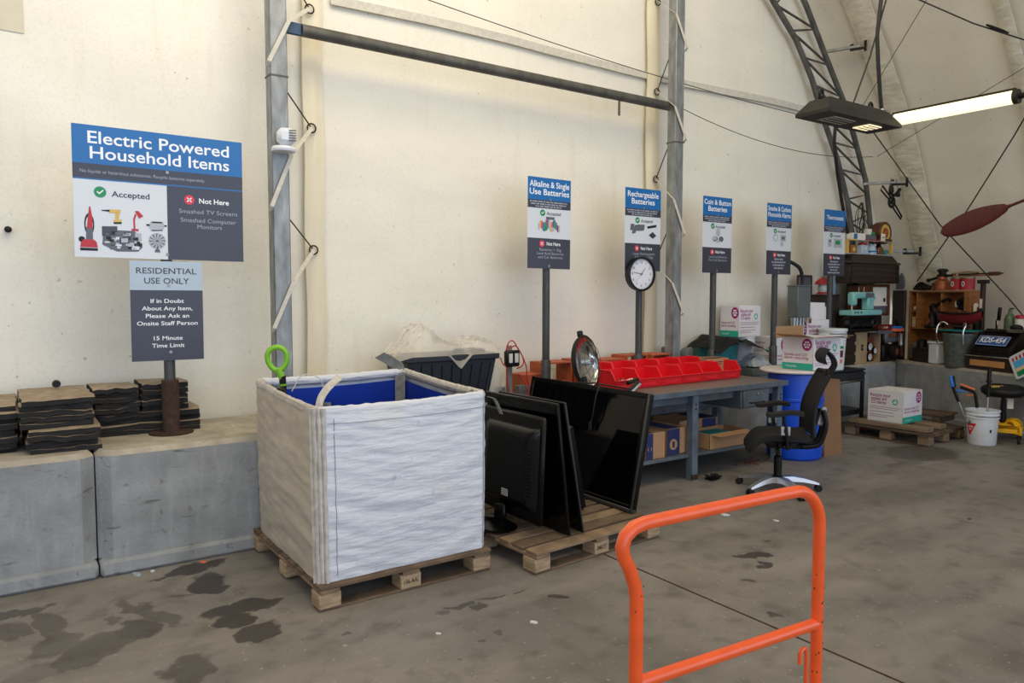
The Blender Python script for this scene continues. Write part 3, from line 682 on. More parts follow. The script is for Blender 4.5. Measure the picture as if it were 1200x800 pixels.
# ================================================================ STACKS OF MATS
def matpiece(w,d,t,seed):
    g=G('mat_side')
    rnd=random.Random(seed); a=[rnd.uniform(-.012,.012) for _ in range(4)]; ox=seed*3.7
    def top(u,v,z):
        x=u*w; y=v*d
        ex=noise.noise(Vector((v*4,ox,1)))*.012*(1 if u in(0,1) else 0); ey=noise.noise(Vector((u*4,ox,2)))*.014*(1 if v in (0,1) else 0)
        zz=z+.3*noise.noise(Vector((x*3+ox,y*3,0)))*t+(-.35*t if v==0 else 0)*(.5+noise.noise(Vector((u*5,ox,4))))
        return (x+ex,y+ey,zz)
    nu,nv=10,6
    bot=[top(i/nu,j/nv,0) for i in range(nu+1) for j in range(nv+1)]; tp=[(x,y,z+t*.86) for x,y,z in bot]
    w_=nv+1;n=len(bot)
    fs=[(i*w_+j,(i+1)*w_+j,(i+1)*w_+j+1,i*w_+j+1) for i in range(nu) for j in range(nv)]
    e=[]
    for i in range(nu): e+=[(i*w_,(i+1)*w_,(i+1)*w_+n,i*w_+n),(i*w_+nv,(i+1)*w_+nv,(i+1)*w_+nv+n,i*w_+nv+n)]
    for j in range(nv): e+=[(j,j+1,j+1+n,j+n),(nu*w_+j,nu*w_+j+1,nu*w_+j+1+n,nu*w_+j+n)]
    g.add(bot+tp,fs+e); k=len(g.f)
    g.use('mat_top').add(tp,[tuple(f) for f in fs])
    return g
WORD=['bottom','second from bottom','third from bottom','fourth from bottom','fifth from bottom','sixth from bottom','seventh from bottom','eighth from bottom']
def matstack(nm,x0,x1,y0,y1,z0,n,t,seed):
    rnd=random.Random(seed)
    for k in range(n):
        g=matpiece(x1-x0,y1-y0,t,seed*10+k)
        o=g.build('rubber_backed_mat',None,(x0+rnd.uniform(-.012,.012),y0+rnd.uniform(-.02,.02),z0+k*t),rnd.uniform(-2.5,2.5))
        pos='top' if k==n-1 else WORD[k]
        tag(o,'dark mat, %s in the %s'%(pos,nm),'mat','mats stacked on the concrete ledge')
matstack('stack at the left edge',-.62,.05,5.28,5.9,.762,8,.036,1)
matstack('lower stack by the block joint',.10,.47,5.13,5.66,.762,4,.036,2)
matstack('upper stack by the block joint',.07,.45,5.2,5.88,.91,5,.034,3)
matstack('low stack behind the post foot',.50,1.13,5.53,5.9,.762,4,.038,4)
matstack('upper stack left of the post',.47,.74,5.50,5.9,.918,5,.034,5)
matstack('upper stack behind the sign post',.76,1.05,5.53,5.9,.918,5,.036,6)
g=G('iron_black'); g.lathe([(.012,0),(.024,0),(.026,.03),(.022,.06),(.012,.06)],14,R('X',90)@T(0,0,0)); tag(g.build('pipe_stub',None,(.28,5.72,1.115)),'short black pipe stub lying on top of the front mat stack','pipe stub')
# ================================================================ PALLETS
def pallet(label,W,D,loc,rz,txt=None,planks='pallet',nd=9,rep='shipping pallets on the floor',h=.14):
    """front edge along local x, stringers/blocks run in y"""
    th=thing('wooden_pallet',label,'pallet',loc,rz,rep)
    rnd=random.Random(int(W*1000+D*100))
    pw=D/nd*.80
    for k in range(nd):
        g=G(planks+str(rnd.choice([1,2,2])))
        y=pw/2+(D-pw)*k/(nd-1)
        g.box((W/2,y,h-.011),(W+rnd.uniform(-.012,.006),pw,.021),.003,R('Z',rnd.uniform(-.4,.4))); g.build('deck_board',th)
    for x in (.06,W/2,W-.06):
        g=G(planks+'1'); g.box((x,D/2,h-.033),(.11,D,.021),.003); g.build('stringer_board',th)
        for y in (.065,D/2,D-.065):
            g=G(planks+'0'); g.box((x,y,.055),(.125 if x!=W/2 else .13,.12,.082),.004)
            if txt and y<.1 and x==W/2:
                g.use('brown_dark').text(txt,x,.055,.035,T(0,.0045,0)@FR,.02,.09)
            g.build('block',th)
    for y in (.06,D-.06):
        g=G(planks+'2'); g.box((W/2,y,.008),(W,.10,.016),.003); g.build('bottom_board',th)
    return th
pallet('wooden pallet carrying the white bulk bag',1.09,1.24,(1.345,3.765,0),.5,'156 AAI')
pallet('wooden pallet carrying the stacked flat televisions',1.14,1.2,(2.61,3.54,0),4,'EMBOST')
# ================================================================ BULK BAG
bx,by=1.895,4.375; W,D=1.07,1.14; z0,z1=.142,1.125
bag=thing('bulk_bag','white woven bulk bag with a blue liner, standing open on a pallet','bulk bag',(bx,by,z0))
H=z1-z0
def per(s,ins=0,z=0,amp=1):
    """s in 0..4 : front, right, back, left ; rounded corners"""
    k=int(s)%4; f=s-int(s)
    hw,hd=W/2-ins,D/2-ins
    c=[(-hw,-hd),(hw,-hd),(hw,hd),(-hw,hd)]
    a=Vector(c[k]);b=Vector(c[(k+1)%4]); p=a.lerp(b,f)
    nrm=Vector((( 0,-1),(1,0),(0,1),(-1,0))[k])
    v=z/H
    bul=math.sin(PI*f)**.6*.022*math.sin(PI*min(1,max(0,v)))
    # rounding at the corner
    e=min(f,1-f); r=.035*max(0,1-e/.05)**2
    ctr=-p.normalized()
    q=p+nrm*bul+ctr*r
    L=1.0
    wr=amp*(.009*noise.noise(Vector((f*2.2+k*7,z*13+2.2*math.sin(f*3+k),k)))+.0055*noise.noise(Vector((f*5+k*5,z*30+3*f,k+3)))+.002*noise.noise(Vector((f*20,z*9,k+9))))
    q+=nrm*wr*min(1,e*14+.15)
    return q
def zedge(s):
    k=int(s)%4;f=s-int(s)
    base={0:(-.03,-.02),1:(-.02,.03),2:(.03,.02),3:(.02,-.03)}[k]
    return base[0]*(1-f)+base[1]*f-.012*math.sin(PI*f)
def skew(p,z): 
    v=z/H; return (p.x*(1+.02*v)+(.0)*v,p.y,z)
for k,nm,mt in ((0,'front_panel','bag_white'),(1,'side_panel','bag_white'),(2,'back_panel','bag_white'),(3,'side_panel','bag_white_shaded')):
    g=G(mt)
    def f(u,v,k=k):
        s=k+u*.9999; zz=H*v+zedge(s)*v; return skew(per(s,0,H*v),zz)
    g.grid(70,60,f)
    o=g.build(nm,bag,ang=80)
    if k==3: tag(o,'white side panel facing left, coloured in warm shade')
# yellow spill mark on the left side
g=G('liner_blue')
for k in range(4):
    def f(u,v,k=k):
        s=k+u*.9999; zz=.03+(H-.10)*v+zedge(s)*v; p=per(s,.034,H*v,.25); return (p.x,p.y,zz)
    g.grid(40,16,f)
g.box((0,0,.02),(W-.1,D-.1,.02)); tag(g.build('liner',bag,ang=80),'blue inner liner')
g=G('webbing')
N=160
def rim(s0,s1,n,mt):
    g=G(mt)
    def f(u,v):
        s=s0+(s1-s0)*u*.9999; a=2*PI*v; p=per(s,.014+.018*math.cos(a)+.0,H,.6); return (p.x*1.02,p.y,H+zedge(s)-.02+.030*math.sin(a)+.006*noise.noise(Vector((s*25,a,2))))
    g.grid(n,10,f); return g.build('rim_hem',bag,ang=80)
rim(0,1,60,'bag_white');rim(1,2,60,'webbing');rim(2,3,60,'bag_white');rim(3,4,60,'webbing')
# corner seams: three parallel cords each
for k in range(4):
    cs=[(-W/2,-D/2),(W/2,-D/2),(W/2,D/2),(-W/2,D/2)][k]; n=Vector(cs).normalized()
    g=G('webbing' if k in (0,) else 'bag_white')
    tt=Vector((-n.y,n.x))
    if k in (0,):
        g2=G('webbing')
        for off in (-.034,-.012,.012,.034):
            pts=[]
            for j in range(30):
                z=.0+(H-.03)*j/29; w=.006*noise.noise(Vector((off*90,z*9,k)))
                p=Vector(cs)*1.0+n*(-.012-abs(off)*.35+w)+tt*(off+w); pts.append((p.x*(1+.02*z/H),p.y,z))
            g2.tube(pts,.0125,6)
        g2.build('corner_seam',bag)
    # inner grey corner webbing above blue liner
    g=G('webbing_grey'); p=Vector(cs)-n*.105
    g.bar((p.x,p.y,.05),(p.x*1.01,p.y,H-.01),.075,.006,0,upv=(n.x,n.y,0)); g.build('inner_corner_strip',bag)
g=G('thread')
for x,zz in ((-.435,None),(.5,None)):
    pts=[]
    for j in range(40):
        z=.03+(H-.12)*j/39; s=(x+W/2)/W; p=per(s,-.003,z); pts.append((p.x*(1+.02*z/H),p.y,z))
    g.tube(pts,.0014,4)
pts=[]
for j in range(40):
    s=.06+.92*j/39; p=per(s,-.003,H-.09); pts.append((p.x*1.02,p.y,H-.085+zedge(s)))
g.tube(pts,.0014,4); g.build('stitching',bag)
def ribbon(pts,w,m,side,nm='lift_strap',lab=None,th=.004):
    g=G(m); sd=Vector(side).normalized(); P=[Vector(p) for p in pts]
    vs=[];n=len(P)
    for i,p in enumerate(P):
        t=(P[min(i+1,n-1)]-P[max(i-1,0)]).normalized(); nn=t.cross(sd).normalized()
        for a,b in((-1,-1),(1,-1),(1,1),(-1,1)): vs.append(p+sd*(w/2*a)+nn*(th/2*b))
    fs=[(0,1,2,3),tuple((n-1)*4+q for q in range(4))]
    for i in range(n-1):
        for q in range(4): fs.append((i*4+q,i*4+(q+1)%4,i*4+4+(q+1)%4,i*4+4+q))
    g.add(vs,fs); o=g.build(nm,bag); 
    if lab: tag(o,lab)
    return o
def sm(pts,n=6):
    out=[];P=[Vector(p) for p in pts]
    for i in range(len(P)-1):
        a=P[max(i-1,0)];b=P[i];c=P[i+1];d=P[min(i+2,len(P)-1)]
        for k in range(n):
            t=k/n; out.append(.5*((2*b)+(c-a)*t+(2*a-5*b+4*c-d)*t*t+(-a+3*b-3*c+d)*t**3))
    out.append(P[-1]); return out
ribbon(sm([(-W/2+.01,-D/2+.02,H-.22),(-W/2+.02,-D/2+.03,H-.03),(-W/2+.07,-D/2+.06,H+.055),(-W/2+.165,-D/2+.085,H+.125)]),.05,'webbing',(-.35,.9,.35),lab='cream strap rising from the front left corner')
ribbon(sm([(W/2-.04,D/2-.03,H-.25),(W/2-.05,D/2-.03,H+.02),(W/2-.09,D/2-.0,H+.08),(W/2-.17,D/2+.05,H+.135)]),.085,'webbing_grey',(.55,-.6,.45),lab='grey strap at the back right corner')
ribbon(sm([(W/2+.01,-D/2,H-.05),(W/2+.05,-D/2-.01,H-.07),(W/2+.09,-D/2-.02,H-.16)]),.035,'webbing_grey',(0,1,0),lab='short strap end hanging at the front right corner')
ribbon(sm([(-W/2+.10,D/2-.42,H-.02),(-W/2+.17,D/2-.42,H+.075),(-W/2+.27,D/2-.44,H+.05),(-W/2+.30,D/2-.45,H-.06)]),.026,'webbing',(.3,1,0),lab='thin cream loop beside the green handle')
# green handled tool in the bag
gt=thing('garden_tool','bright green ring handled tool sticking up from the back left of the bulk bag','tool',(bx-W/2+.12,by+.30,z0+.5),0)
g=G('lime'); 
ring=[]
for i in range(26):
    a=2*PI*i/26; ring.append((-.02+.058*math.sin(a)*(1+.14*math.cos(a)*-1),0,.66+.074*-math.cos(a)))
g.tube(ring,.017,10,True); g.tube([(-.02,0,.60),(-.008,0,.56),(.002,0,.53)],[.024,.022,.020],10)
g.build('ring_handle',gt)
g=G('black'); g.tube([(.002,0,.55),(0,.0,.44)],.021,10); g.tube([(0,0,.44),(-.01,0,-.2),(-.02,0,-.46)],[.016,.014,.014],8); g.box((-.012,0,.588),(.028,.028,.02),.006); g.build('shaft',gt)
g=G('lime'); g.tube([(.002,0,.50),(.002,0,.488)],.023,10); g.build('ring_mark',gt)
gt.rotation_euler=(rad(4),rad(-3),rad(-20))
g=G('tv_plastic'); g.box((0,0,.1),(.05,.09,.75),.012,R('Y',-14)); tag(g.build('grey_tool',None,(bx-W/2+.14,by+.17,z0+.53)),'dark grey flat tool leaning beside the green ring in the bulk bag','tool')
# ================================================================ TELEVISIONS
def slab(g,W_,H_,T_,b=.01): g.box((T_/2,W_/2,H_/2),(T_,W_,H_),b)   # x thickness, y width, z height; screen at x=0 facing -x
tv=thing('television','large black flat television leaning back against the steel bench, screen to the left','television',(3.64,3.80,.148))
g=G('tv_plastic'); 
Wd,Hd=1.42,.86
g.box((.035,Wd/2,Hd/2),(.05,Wd,Hd),.012); 
g.build('casing',tv)
g=G('tv_edge'); g.box((.02,Wd/2,.012),(.045,Wd+.004,.03),.006); g.box((.0,.006,Hd/2),(.01,.02,Hd),.003); tag(g.build('bezel_trim',tv),'dull grey lower and side bezel')
g=G('screen'); g.box((.0085,Wd/2,.05+(Hd-.08)/2),(.006,Wd-.09,Hd-.10),.001); g.build('screen_glass',tv)
g=G('tv_plastic')
for y0_,y1_,z0_,z1_ in ((0,Wd,Hd-.035,Hd),(0,Wd,.025,.05),(0,.04,0,Hd),(Wd-.04,Wd,0,Hd)): g.box((.008,(y0_+y1_)/2,(z0_+z1_)/2),(.014,y1_-y0_,z1_-z0_),.003)
g.build('front_bezel',tv)
tv.rotation_euler=(0,rad(11.5),rad(.5))
def panel(label,loc,W_,H_,tilt,rz,T_=.03,edge=True,stand=False):
    t=thing('television',label,'television',loc,0)
    g=G('tv_plastic'); slab(g,W_,H_,T_,.006); g.build('casing',t)
    g=G('screen'); g.box((-.0005,W_/2,H_/2),(.003,W_-.05,H_-.05),0); g.build('screen_glass',t)
    if edge: g=G('tv_edge'); g.box((T_/2,-.001,H_/2),(T_*.5,.004,H_-.004),.001); tag(g.build('edge_trim',t),'pale grey edge strip')
    t.rotation_euler=(0,rad(tilt),rad(rz)); return t
panel('thin black flat television standing on edge, left face towards the bulk bag',(2.955,3.655,.148),.80,.87,-6.5,2,.022,False)
panel('thin black flat television with a pale grey edge, leaning left onto the one beside it',(3.075,3.66,.145),.74,.885,-10.5,1,.02,True)
panel('small black monitor with rounded corners leaning behind the two thin televisions',(3.40,4.06,.15),.50,.62,-12,3,.05,False)
mo=thing('monitor','black monitor seen from its back with a curved foot, nearest the bulk bag','monitor',(2.755,3.71,.148))
g=G('tv_plastic'); g.box((.02,.36,.425),(.035,.72,.70),.016); g.build('casing',mo)
g=G('black_gloss')
def hump(u,v):
    y=.035+.60*u; z=.15+.55*v; e=min(u,1-u,v,1-v); return (.0-.055*min(1,e*9)**.5,y,z)
g.grid(24,24,hump,(.03,0,0)); hp=g.build('rear_housing',mo)
g=G('black')
for k in range(14): g.box((-.056,.085,.26+k*.022),(.004,.04,.006))
g.build('vent_slots',hp)
g=G('label_white'); A=T(-.0575,.36,.22)@R('Z',-90)@FR; g.rect(0,0,.075,.045,A)
g.use('black')
for k in range(3): g.rect(.006,.007+k*.012,.068,.012+k*.012,A@T(0,0,.0006))
g.build('rating_label',hp)
g=G('black_gloss'); g.box((-.03,.40,.08),(.04,.12,.14),.015); g.lathe([(.001,0),(.17,0),(.18,.012),(.10,.04),(.001,.05)],28,T(-.08,.42,0.0)@Matrix.Diagonal((.8,1.2,1,1))); g.build('stand_foot',mo)
mo.rotation_euler=(0,rad(3),0)
g=G('cable_black'); g.tube(sm([(3.80,4.62,.995),(3.78,4.45,1.005),(3.79,4.32,1.01),(3.74,4.30,.93),(3.71,4.31,.76),(3.715,4.34,.70)]),.006,6); g.tube([(3.712,4.335,.72),(3.71,4.335,.66)],.013,8); g.tube(sm([(3.79,4.32,1.01),(3.8,4.1,1.005),(3.81,4.0,1.003)]),.006,6); tag(g.build('dangling_cable',None),'black cable draped over the top edge of the large television','cable')
# ---- dish heater
dh=thing('dish_heater','round chrome dish heater with a wire guard standing on the bench behind the television','heater',(4.21,4.96,.842))
g=G('black_rough'); g.lathe([(.001,0),(.10,0),(.11,.015),(.06,.03),(.001,.03)],24); g.tube([(0,.0,.02),(-.02,.02,.14)],.02,10); g.build('base',dh)
DM=T(.0,0,.27)@R('Z',25)@R('X',80)   # axis -> facing
g=G('chrome'); prof=[(.005,-.085)]+[(.225*math.sin(rad(a)),-.085+.085*(1-math.cos(rad(a)))*1.0) for a in range(10,91,8)]
g.lathe(prof,40,DM,cap=False); g.build('reflector_dish',dh,ang=60)
g=G('black_rough'); g.lathe([(.02,-.12)]+[(.235*math.sin(rad(a)),-.10+.09*(1-math.cos(rad(a)))) for a in range(15,91,10)]+[(.24,.0),(.228,.004)],40,DM,cap=False); g.box((0,.25,-.03),(.06,.06,.04),.01,DM); g.build('rear_shell',dh,ang=60)
g=G('silver'); g.lathe([(.001,-.06),(.028,-.05),(.03,.03),(.034,.05),(.001,.055)],16,DM); g.build('heating_element',dh)
g=G('wire_grey')
for k in range(12):
    a=2*PI*k/12; g.X=DM; g.tube([(.226*math.cos(a)*math.cos(rad(t))*1.0,.226*math.sin(a)*math.cos(rad(t)),.075*math.sin(rad(t))) for t in range(0,91,15)],.0018,5)
for r,z in ((.226,.0),(.16,.053),(.08,.07)): g.tube([(r*math.cos(2*PI*i/28),r*math.sin(2*PI*i/28),z) for i in range(28)],.0022,5,True)
g.X=Matrix(); g.build('wire_guard',dh)
bt=thing('flashlight_bar','dark handheld bar light with a pale lens, lying beside the dish heater','light bar',(4.50,4.70,.845),25)
g=G('black'); g.box((0,0,.035),(.34,.07,.045),.02,R('Y',-14)); g.build('body',bt)
g=G('foil'); g.box((0.0,-.03,.04),(.26,.02,.02),.006,R('Y',-14)); g.build('lens',bt)
g=G('black'); g.tube([(.05,.06,.075),(.28,.06,.09)],.018,10); g.build('grip',bt)
# ================================================================ TOTE, PLASTIC SHEET, POWER POST
to=thing('storage_tote','black plastic storage tote on the concrete ledge behind the bulk bag','storage tote',(3.10,5.58,.762))
g=G('tote'); w0,w1,d0,d1,h_=.36,.43,.16,.2,.40
vs=[(-w0,-d0,0),(w0,-d0,0),(w0,d0,0),(-w0,d0,0),(-w1,-d1,h_),(w1,-d1,h_),(w1,d1,h_),(-w1,d1,h_)]
g.add(vs,[(0,1,2,3),(0,1,5,4),(1,2,6,5),(2,3,7,6),(3,0,4,7)])
for k in range(9):
    t=-.9+k*.225; g.bar((w0*t,-d0-.004,.01),(w1*t,-d1-.004,h_-.05),.018,.012)
g.build('tub',to)
g=G('tote'); g.box((0,0,h_+.01),(2*w1+.05,2*d1+.05,.05),.008); g.box((.28,0,h_+.05),(.22,.2,.03),.012); g.build('lid',to)
g=G('film')
def ff(u,v):
    x=-.60+u*1.02; y=-.24+v*.40
    N_=lambda s,o:abs(noise.noise(Vector((u*s*1.5,v*s,o))))
    env=.23*math.exp(-((u-.37)*6.5)**2)+.12*math.exp(-((u-.88)*7)**2)+.05*math.exp(-((u-.55)*5)**2)
    z=.452+env*(.55+.45*v)*(1-.5*N_(5,1))+.05*N_(6,2)+.035*N_(13,7)
    if v<.16: z=.452+(z-.452)*(v/.16)*.8-(.12*max(0,1-abs(u-.62)*9)+.02)*(.16-v)/.16
    if u<.18: z-=.04*(.18-u)/.18
    return (x,y,z)
g.grid(40,20,ff); tag(g.build('plastic_sheet',None,(3.12,5.58,.762),ang=18),'crumpled translucent plastic sheet lying on the black storage tote','plastic sheet')
g=G('film')
def f2(u,v): return (.0+.16*u+.03*v,-.02*math.sin(u*5),.02+(.30-.14*u)*v+.01*noise.noise(Vector((u*5,v*5,1))))
g.grid(10,12,f2,(0,.003,0)); tag(g.build('plastic_bag',None,(3.57,5.55,.762)),'clear plastic bag standing between the tote and the power post','plastic bag')
pp=thing('power_post','short steel post with a black socket box and red wires on the ledge','power post',(3.83,5.62,.762))
g=G('galv'); g.box((0,0,.22),(.05,.04,.44),.004); g.tube([(0,.0,.42),(.0,0,.47)],.026,10); g.box((0,0,.004),(.12,.1,.008)); g.build('post',pp)
g=G('black'); g.box((.0,-.045,.355),(.145,.06,.15),.012); g.build('socket_box',pp)
for x in (-.032,.032):
    g=G('label_white'); g.box((x,-.077,.36),(.040,.006,.085),.003); g.build('socket_plate',pp)
g=G('red_wire')
g.tube(sm([(-.06,-.04,.43),(-.04,-.05,.50),(.01,-.05,.515),(.06,-.05,.45),(.12,-.05,.36),(.16,-.05,.26),(.17,-.05,.14),(.23,-.05,.03)]),.006,6)
g.tube(sm([(-.13,-.05,.37),(-.10,-.05,.31),(-.06,-.05,.27),(-.055,-.05,.14),(-.03,-.05,.05)]),.006,6)
g.tube(sm([(.07,-.05,.21),(.15,-.05,.1),(.17,-.08,.02),(.05,-.12,.01)]),.006,6)
g.tube(sm([(-.03,-.04,.44),(.03,-.06,.47),(.09,-.06,.40),(.12,-.06,.33),(.10,-.06,.28),(.05,-.05,.26)]),.006,6)
g.build('red_wires',pp)
for i,(x,w) in enumerate(((3.71,.09),(3.97,.12))):
    g=G('grey_box'); g.box((0,0,.05),(w,.07,.10),.006); g.tube([(0,-.036,.05),(0,-.042,.05)],.014,10); tag(g.build('junction_box',None,(x,5.60,.762)),'small dark junction box on the ledge %s the power post'%('left of' if i==0 else 'right of'),'junction box','junction boxes on the ledge')
# ================================================================ ORANGE WOODEN CRATES
def crate(label,x,y,w,h,d=.24,op=True,z=.762,rz=0):
    th=thing('wooden_crate',label,'crate',(x,y,z),rz,'orange wooden crates on the ledge'); t=.016
    g=G('crate_orange'); g.box((w/2,0,t/2),(w,d,t),.002); g.build('bottom_board',th)
    g=G('crate_orange'); g.box((w/2,0,h-t/2),(w,d,t),.002); g.build('top_board',th)
    for xx in (t/2,w-t/2): g=G('crate_orange'); g.box((xx,0,h/2),(t,d,h-2*t-.001),.002); g.build('side_board',th)
    if op: g=G('crate_orange'); g.box((w/2,-d/2+t/2,h*.30),(w-2*t-.001,t,h*.16),.002); g.build('front_slat',th); g=G('paper'); g.box((w*.28,-.01,h*.6),(w*.25,.12,h*.36),.002); tag(g.build('carton_inside',th),'white carton inside')
    else: g=G('crate_orange'); g.box((w/2,-d/2+t/2,h/2),(w-2*t-.001,t,h-2*t-.001)); g.build('front_slat',th)
crate('orange open wooden crate just right of the first sign post, left of the dish heater',4.23,5.73,.34,.29)
crate('orange closed low wooden box by the first sign post, half hidden by the television',3.98,5.73,.23,.19,op=False)
crate('orange wooden crate directly behind the dish heater',4.62,5.73,.26,.30,op=False)
crate('orange wooden crate between the dish heater and the clock post',4.93,5.75,.36,.28)
crate('orange wooden crate at the foot of the clock post',5.31,5.75,.30,.31,op=True)
crate('orange wooden crate between the clock post and the steel column',5.63,5.70,.27,.31,op=True)
# ================================================================ STEEL BENCH
be=thing('steel_workbench','long grey steel workbench with a brown worn top and one drawer','workbench',(3.92,4.55,0))
g=G('bench_top'); g.box((1.29,.43,.82),(2.58,.86,.035),.005); g.build('worktop',be)
g=G('bench_steel'); g.box((1.29,-.002,.815),(2.585,.012,.05),.003); tag(g.build('front_edge',be),'grey steel front edge')
for x in (.07,1.26,2.50):
    for y in (.035,.80):
        g=G('bench_leg'); g.box((x,y,.40),(.075,.008,.80),.001); g.box((x-.034,y+.035,.40),(.008,.07,.80),.001); g.box((x+.0,y+.03,.004),(.09,.09,.008))
        if y<.1:
            g.use('rubber')
            for z in (.70,.66): g.disc(x+.005,z,.011,T(0,y-.0045,0)@FR,12)
        lg=g.build('leg',be)
        g=G('rust'); g.box((x,y,.03),(.078,.011,.05)); tag(g.build('rusty_foot',lg),'rusted foot')
g=G('bench_steel'); g.box((.66,.10,.755),(1.16,.012,.09)); g.box((1.89,.10,.755),(1.2,.012,.09)); g.build('apron',be)
g=G('bench_steel'); g.box((1.29,.5,.60),(2.5,.03,.10),.003); g.build('rear_stretcher',be)
g=G('bench_steel'); g.box((1.29,.44,.225),(2.46,.74,.03),.004); g.build('lower_shelf',be)
g=G('bench_steel'); g.box((2.08,.29,.70),(.42,.55,.19),.004); g.build('drawer_housing',be)
dr=G('bench_steel'); dr.box((2.08,.005,.70),(.38,.02,.155),.004); dr=dr.build('drawer',be)
g=G('chrome'); g.lathe([(.001,0),(.014,0),(.014,.012),(.001,.014)],14,T(2.09,-.005,.74)@R('X',90)); g.build('drawer_lock',dr)
g=G('iron_black'); g.tube([(1.98,-.002,.665),(1.98,-.025,.66),(2.18,-.025,.66),(2.18,-.002,.665)],.006,6); g.build('drawer_handle',dr)
# red bins
def red_bin():
    th=thing('parts_bin','red','parts bin',(0,0,0))
    w,d,h=.29,.22,.17;t=.005
    g=G('red_bin')
    g.box((w/2,d/2,t/2),(w,d,t)); g.box((w/2,d-t/2,h/2),(w,t,h))
    for x in (t/2,w-t/2):
        A=T(x-t/2,0,0)@Matrix(((0,0,1,0),(1,0,0,0),(0,1,0,0),(0,0,0,1)))
        g.prism([(0,.0),(d,0),(d,h),(.055,h),(-.012,h*.48)],t,A)
    g.add([(0,0,0),(w,0,0),(w,-.012,h*.48),(0,-.012,h*.48),(0,.006,0),(w,.006,0),(w,-.004,h*.48),(0,-.004,h*.48)],[(0,1,2,3),(4,5,6,7),(0,1,5,4),(2,3,7,6),(0,3,7,4),(1,2,6,5)])
    g.build('bin_body',th)
    g=G('red_bin'); g.tube([(0,-.014,h*.48),(w,-.014,h*.48)],.006,8); g.tube([(-.002,-.012,h*.48),(-.002,.055,h),(-.002,d,h)],.006,8); g.tube([(w+.002,-.012,h*.48),(w+.002,.055,h),(w+.002,d,h)],.006,8); g.build('rolled_rim',th)
    g=G('red_bin'); g.box((w/2,-.004,h*.22),(w*.55,.006,.045),.002); g.build('label_slot',th)
    return th
rb=red_bin()
flabs=['red parts bin holding loose batteries, nearest the dish heater in the front row','second red parts bin from the left in the front row on the bench','third red parts bin from the left in the front row on the bench','third red parts bin from the right in the front row on the bench','second red parts bin from the right in the front row on the bench','red parts bin at the right end of the front row, by the brown carton']
blabs=['leftmost red parts bin of the back row, behind the batteries','second red parts bin from the left in the back row','unused','middle red parts bin of the back row','second red parts bin from the right in the back row','rightmost red parts bin of the back row']
bins=[]
for i in range(6):
    loc=(4.50+.300*i,4.92+.012*i,.842)
    if i==0: rb.location=loc; rb['label']=flabs[0]; rb['group']='red parts bins on the bench'; o=rb
    else: o=dup(rb,flabs[i],loc)
    bins.append(o)
blabs.pop(2)
for i in range(5): dup(rb,blabs[i],(4.46+.305*i,5.20,.842)).rotation_euler=(0,0,0)
for o in C.objects:
    if o.get('label') in blabs: o.scale=(1,1,1.22)
# loose batteries in the first bin
rnd=random.Random(5)
for i in range(34):
    m=rnd.choice(['brass','black','silver','copper','paper'])
    g=G(m); L=.045; g.tube([(0,-L/2,0),(0,L/2*.75,0)],.0075,8); g.use('silver').tube([(0,L/2*.75,0),(0,L/2*.85,0)],.003,6)
    o=g.build('loose_battery',None,(4.53+rnd.random()*.235,4.925+rnd.random()*.15,.857+rnd.random()*.07))
    o.rotation_euler=(rnd.uniform(-.5,.5),rnd.uniform(-.5,.5),rnd.random()*6.28)
    tag(o,'small loose battery in the heap inside the leftmost red bin','battery','loose batteries in the red bin')
# cartons on and under the bench
def carton(name,label,cat,w,d,h,loc,rz=0,m='cardboard',group=None,extra=None,flap=None,rx=None):
    th=thing(name,label,cat,loc,rz,group); g=G(m)
    t=.006
    g.box((w/2,d/2,t/2),(w,d,t)); 
    for c,s in (((w/2,t/2,h/2),(w,t,h)),((w/2,d-t/2,h/2),(w,t,h)),((t/2,d/2,h/2),(t,d,h)),((w-t/2,d/2,h/2),(t,d,h))): g.box(c,s,.0015)
    if extra: extra(g,w,d,h)
    g.build('carton_body',th)
    if flap: flap(th,w,d,h)
    return th
def closed(th,w,d,h,m='cardboard'):
    g=G(m); g.box((w/2,d*.25,h),(w,d*.5-.002,.006),.001); g.box((w/2,d*.75,h),(w,d*.5-.002,.006),.001); g.build('top_flap',th)
    g=G('ply' if m!='box_white' else 'paper'); g.box((w/2,d/2,h+.0035),(w*.98,.05,.001)); g.build('packing_tape',th)
def ex1(g,w,d,h):
    g.use('black').disc(.04,h*.72,.022,T(0,-.0012,0)@FR); g.use('cardboard').disc(.04,h*.72,.014,T(0,-.002,0)@FR)
    g.use('txt_dark'); 
    for k,x1 in enumerate((.24,.22,.18)): g.rect(.075,h*.78-k*.022,x1,h*.78-k*.022+.010,T(0,-.0012,0)@FR)
def fl1(th,w,d,h):
    g=G('cardboard'); P=[(0,0),(.05,0),(.07,.05),(.11,.06),(.15,.05),(.17,0),(.22,0),(.2,.10),(.16,.2),(.03,.2)]
    g.prism(P,.005,T(w-.02,.0,.0)@R('Z',10)@R('X',58)); g.use('black'); g.rect(.06,.13,.085,.137,T(w-.02,.0,.0)@R('Z',10)@R('X',58)@T(0,0,.0056)); g.rect(.12,.13,.145,.137,T(w-.02,.0,.0)@R('Z',10)@R('X',58)@T(0,0,.0056))
    g.build('folded_flap',th)
    g=G('cardboard_dark'); g.box((w*.5,d*.7,h),(w,d*.5,.005),0); g.build('top_flap',th)
carton('cardboard_box','open brown carton with a cut out flap, on the right end of the bench','cardboard box',.33,.22,.19,(6.03,5.20,.84),-3,extra=ex1,flap=fl1)
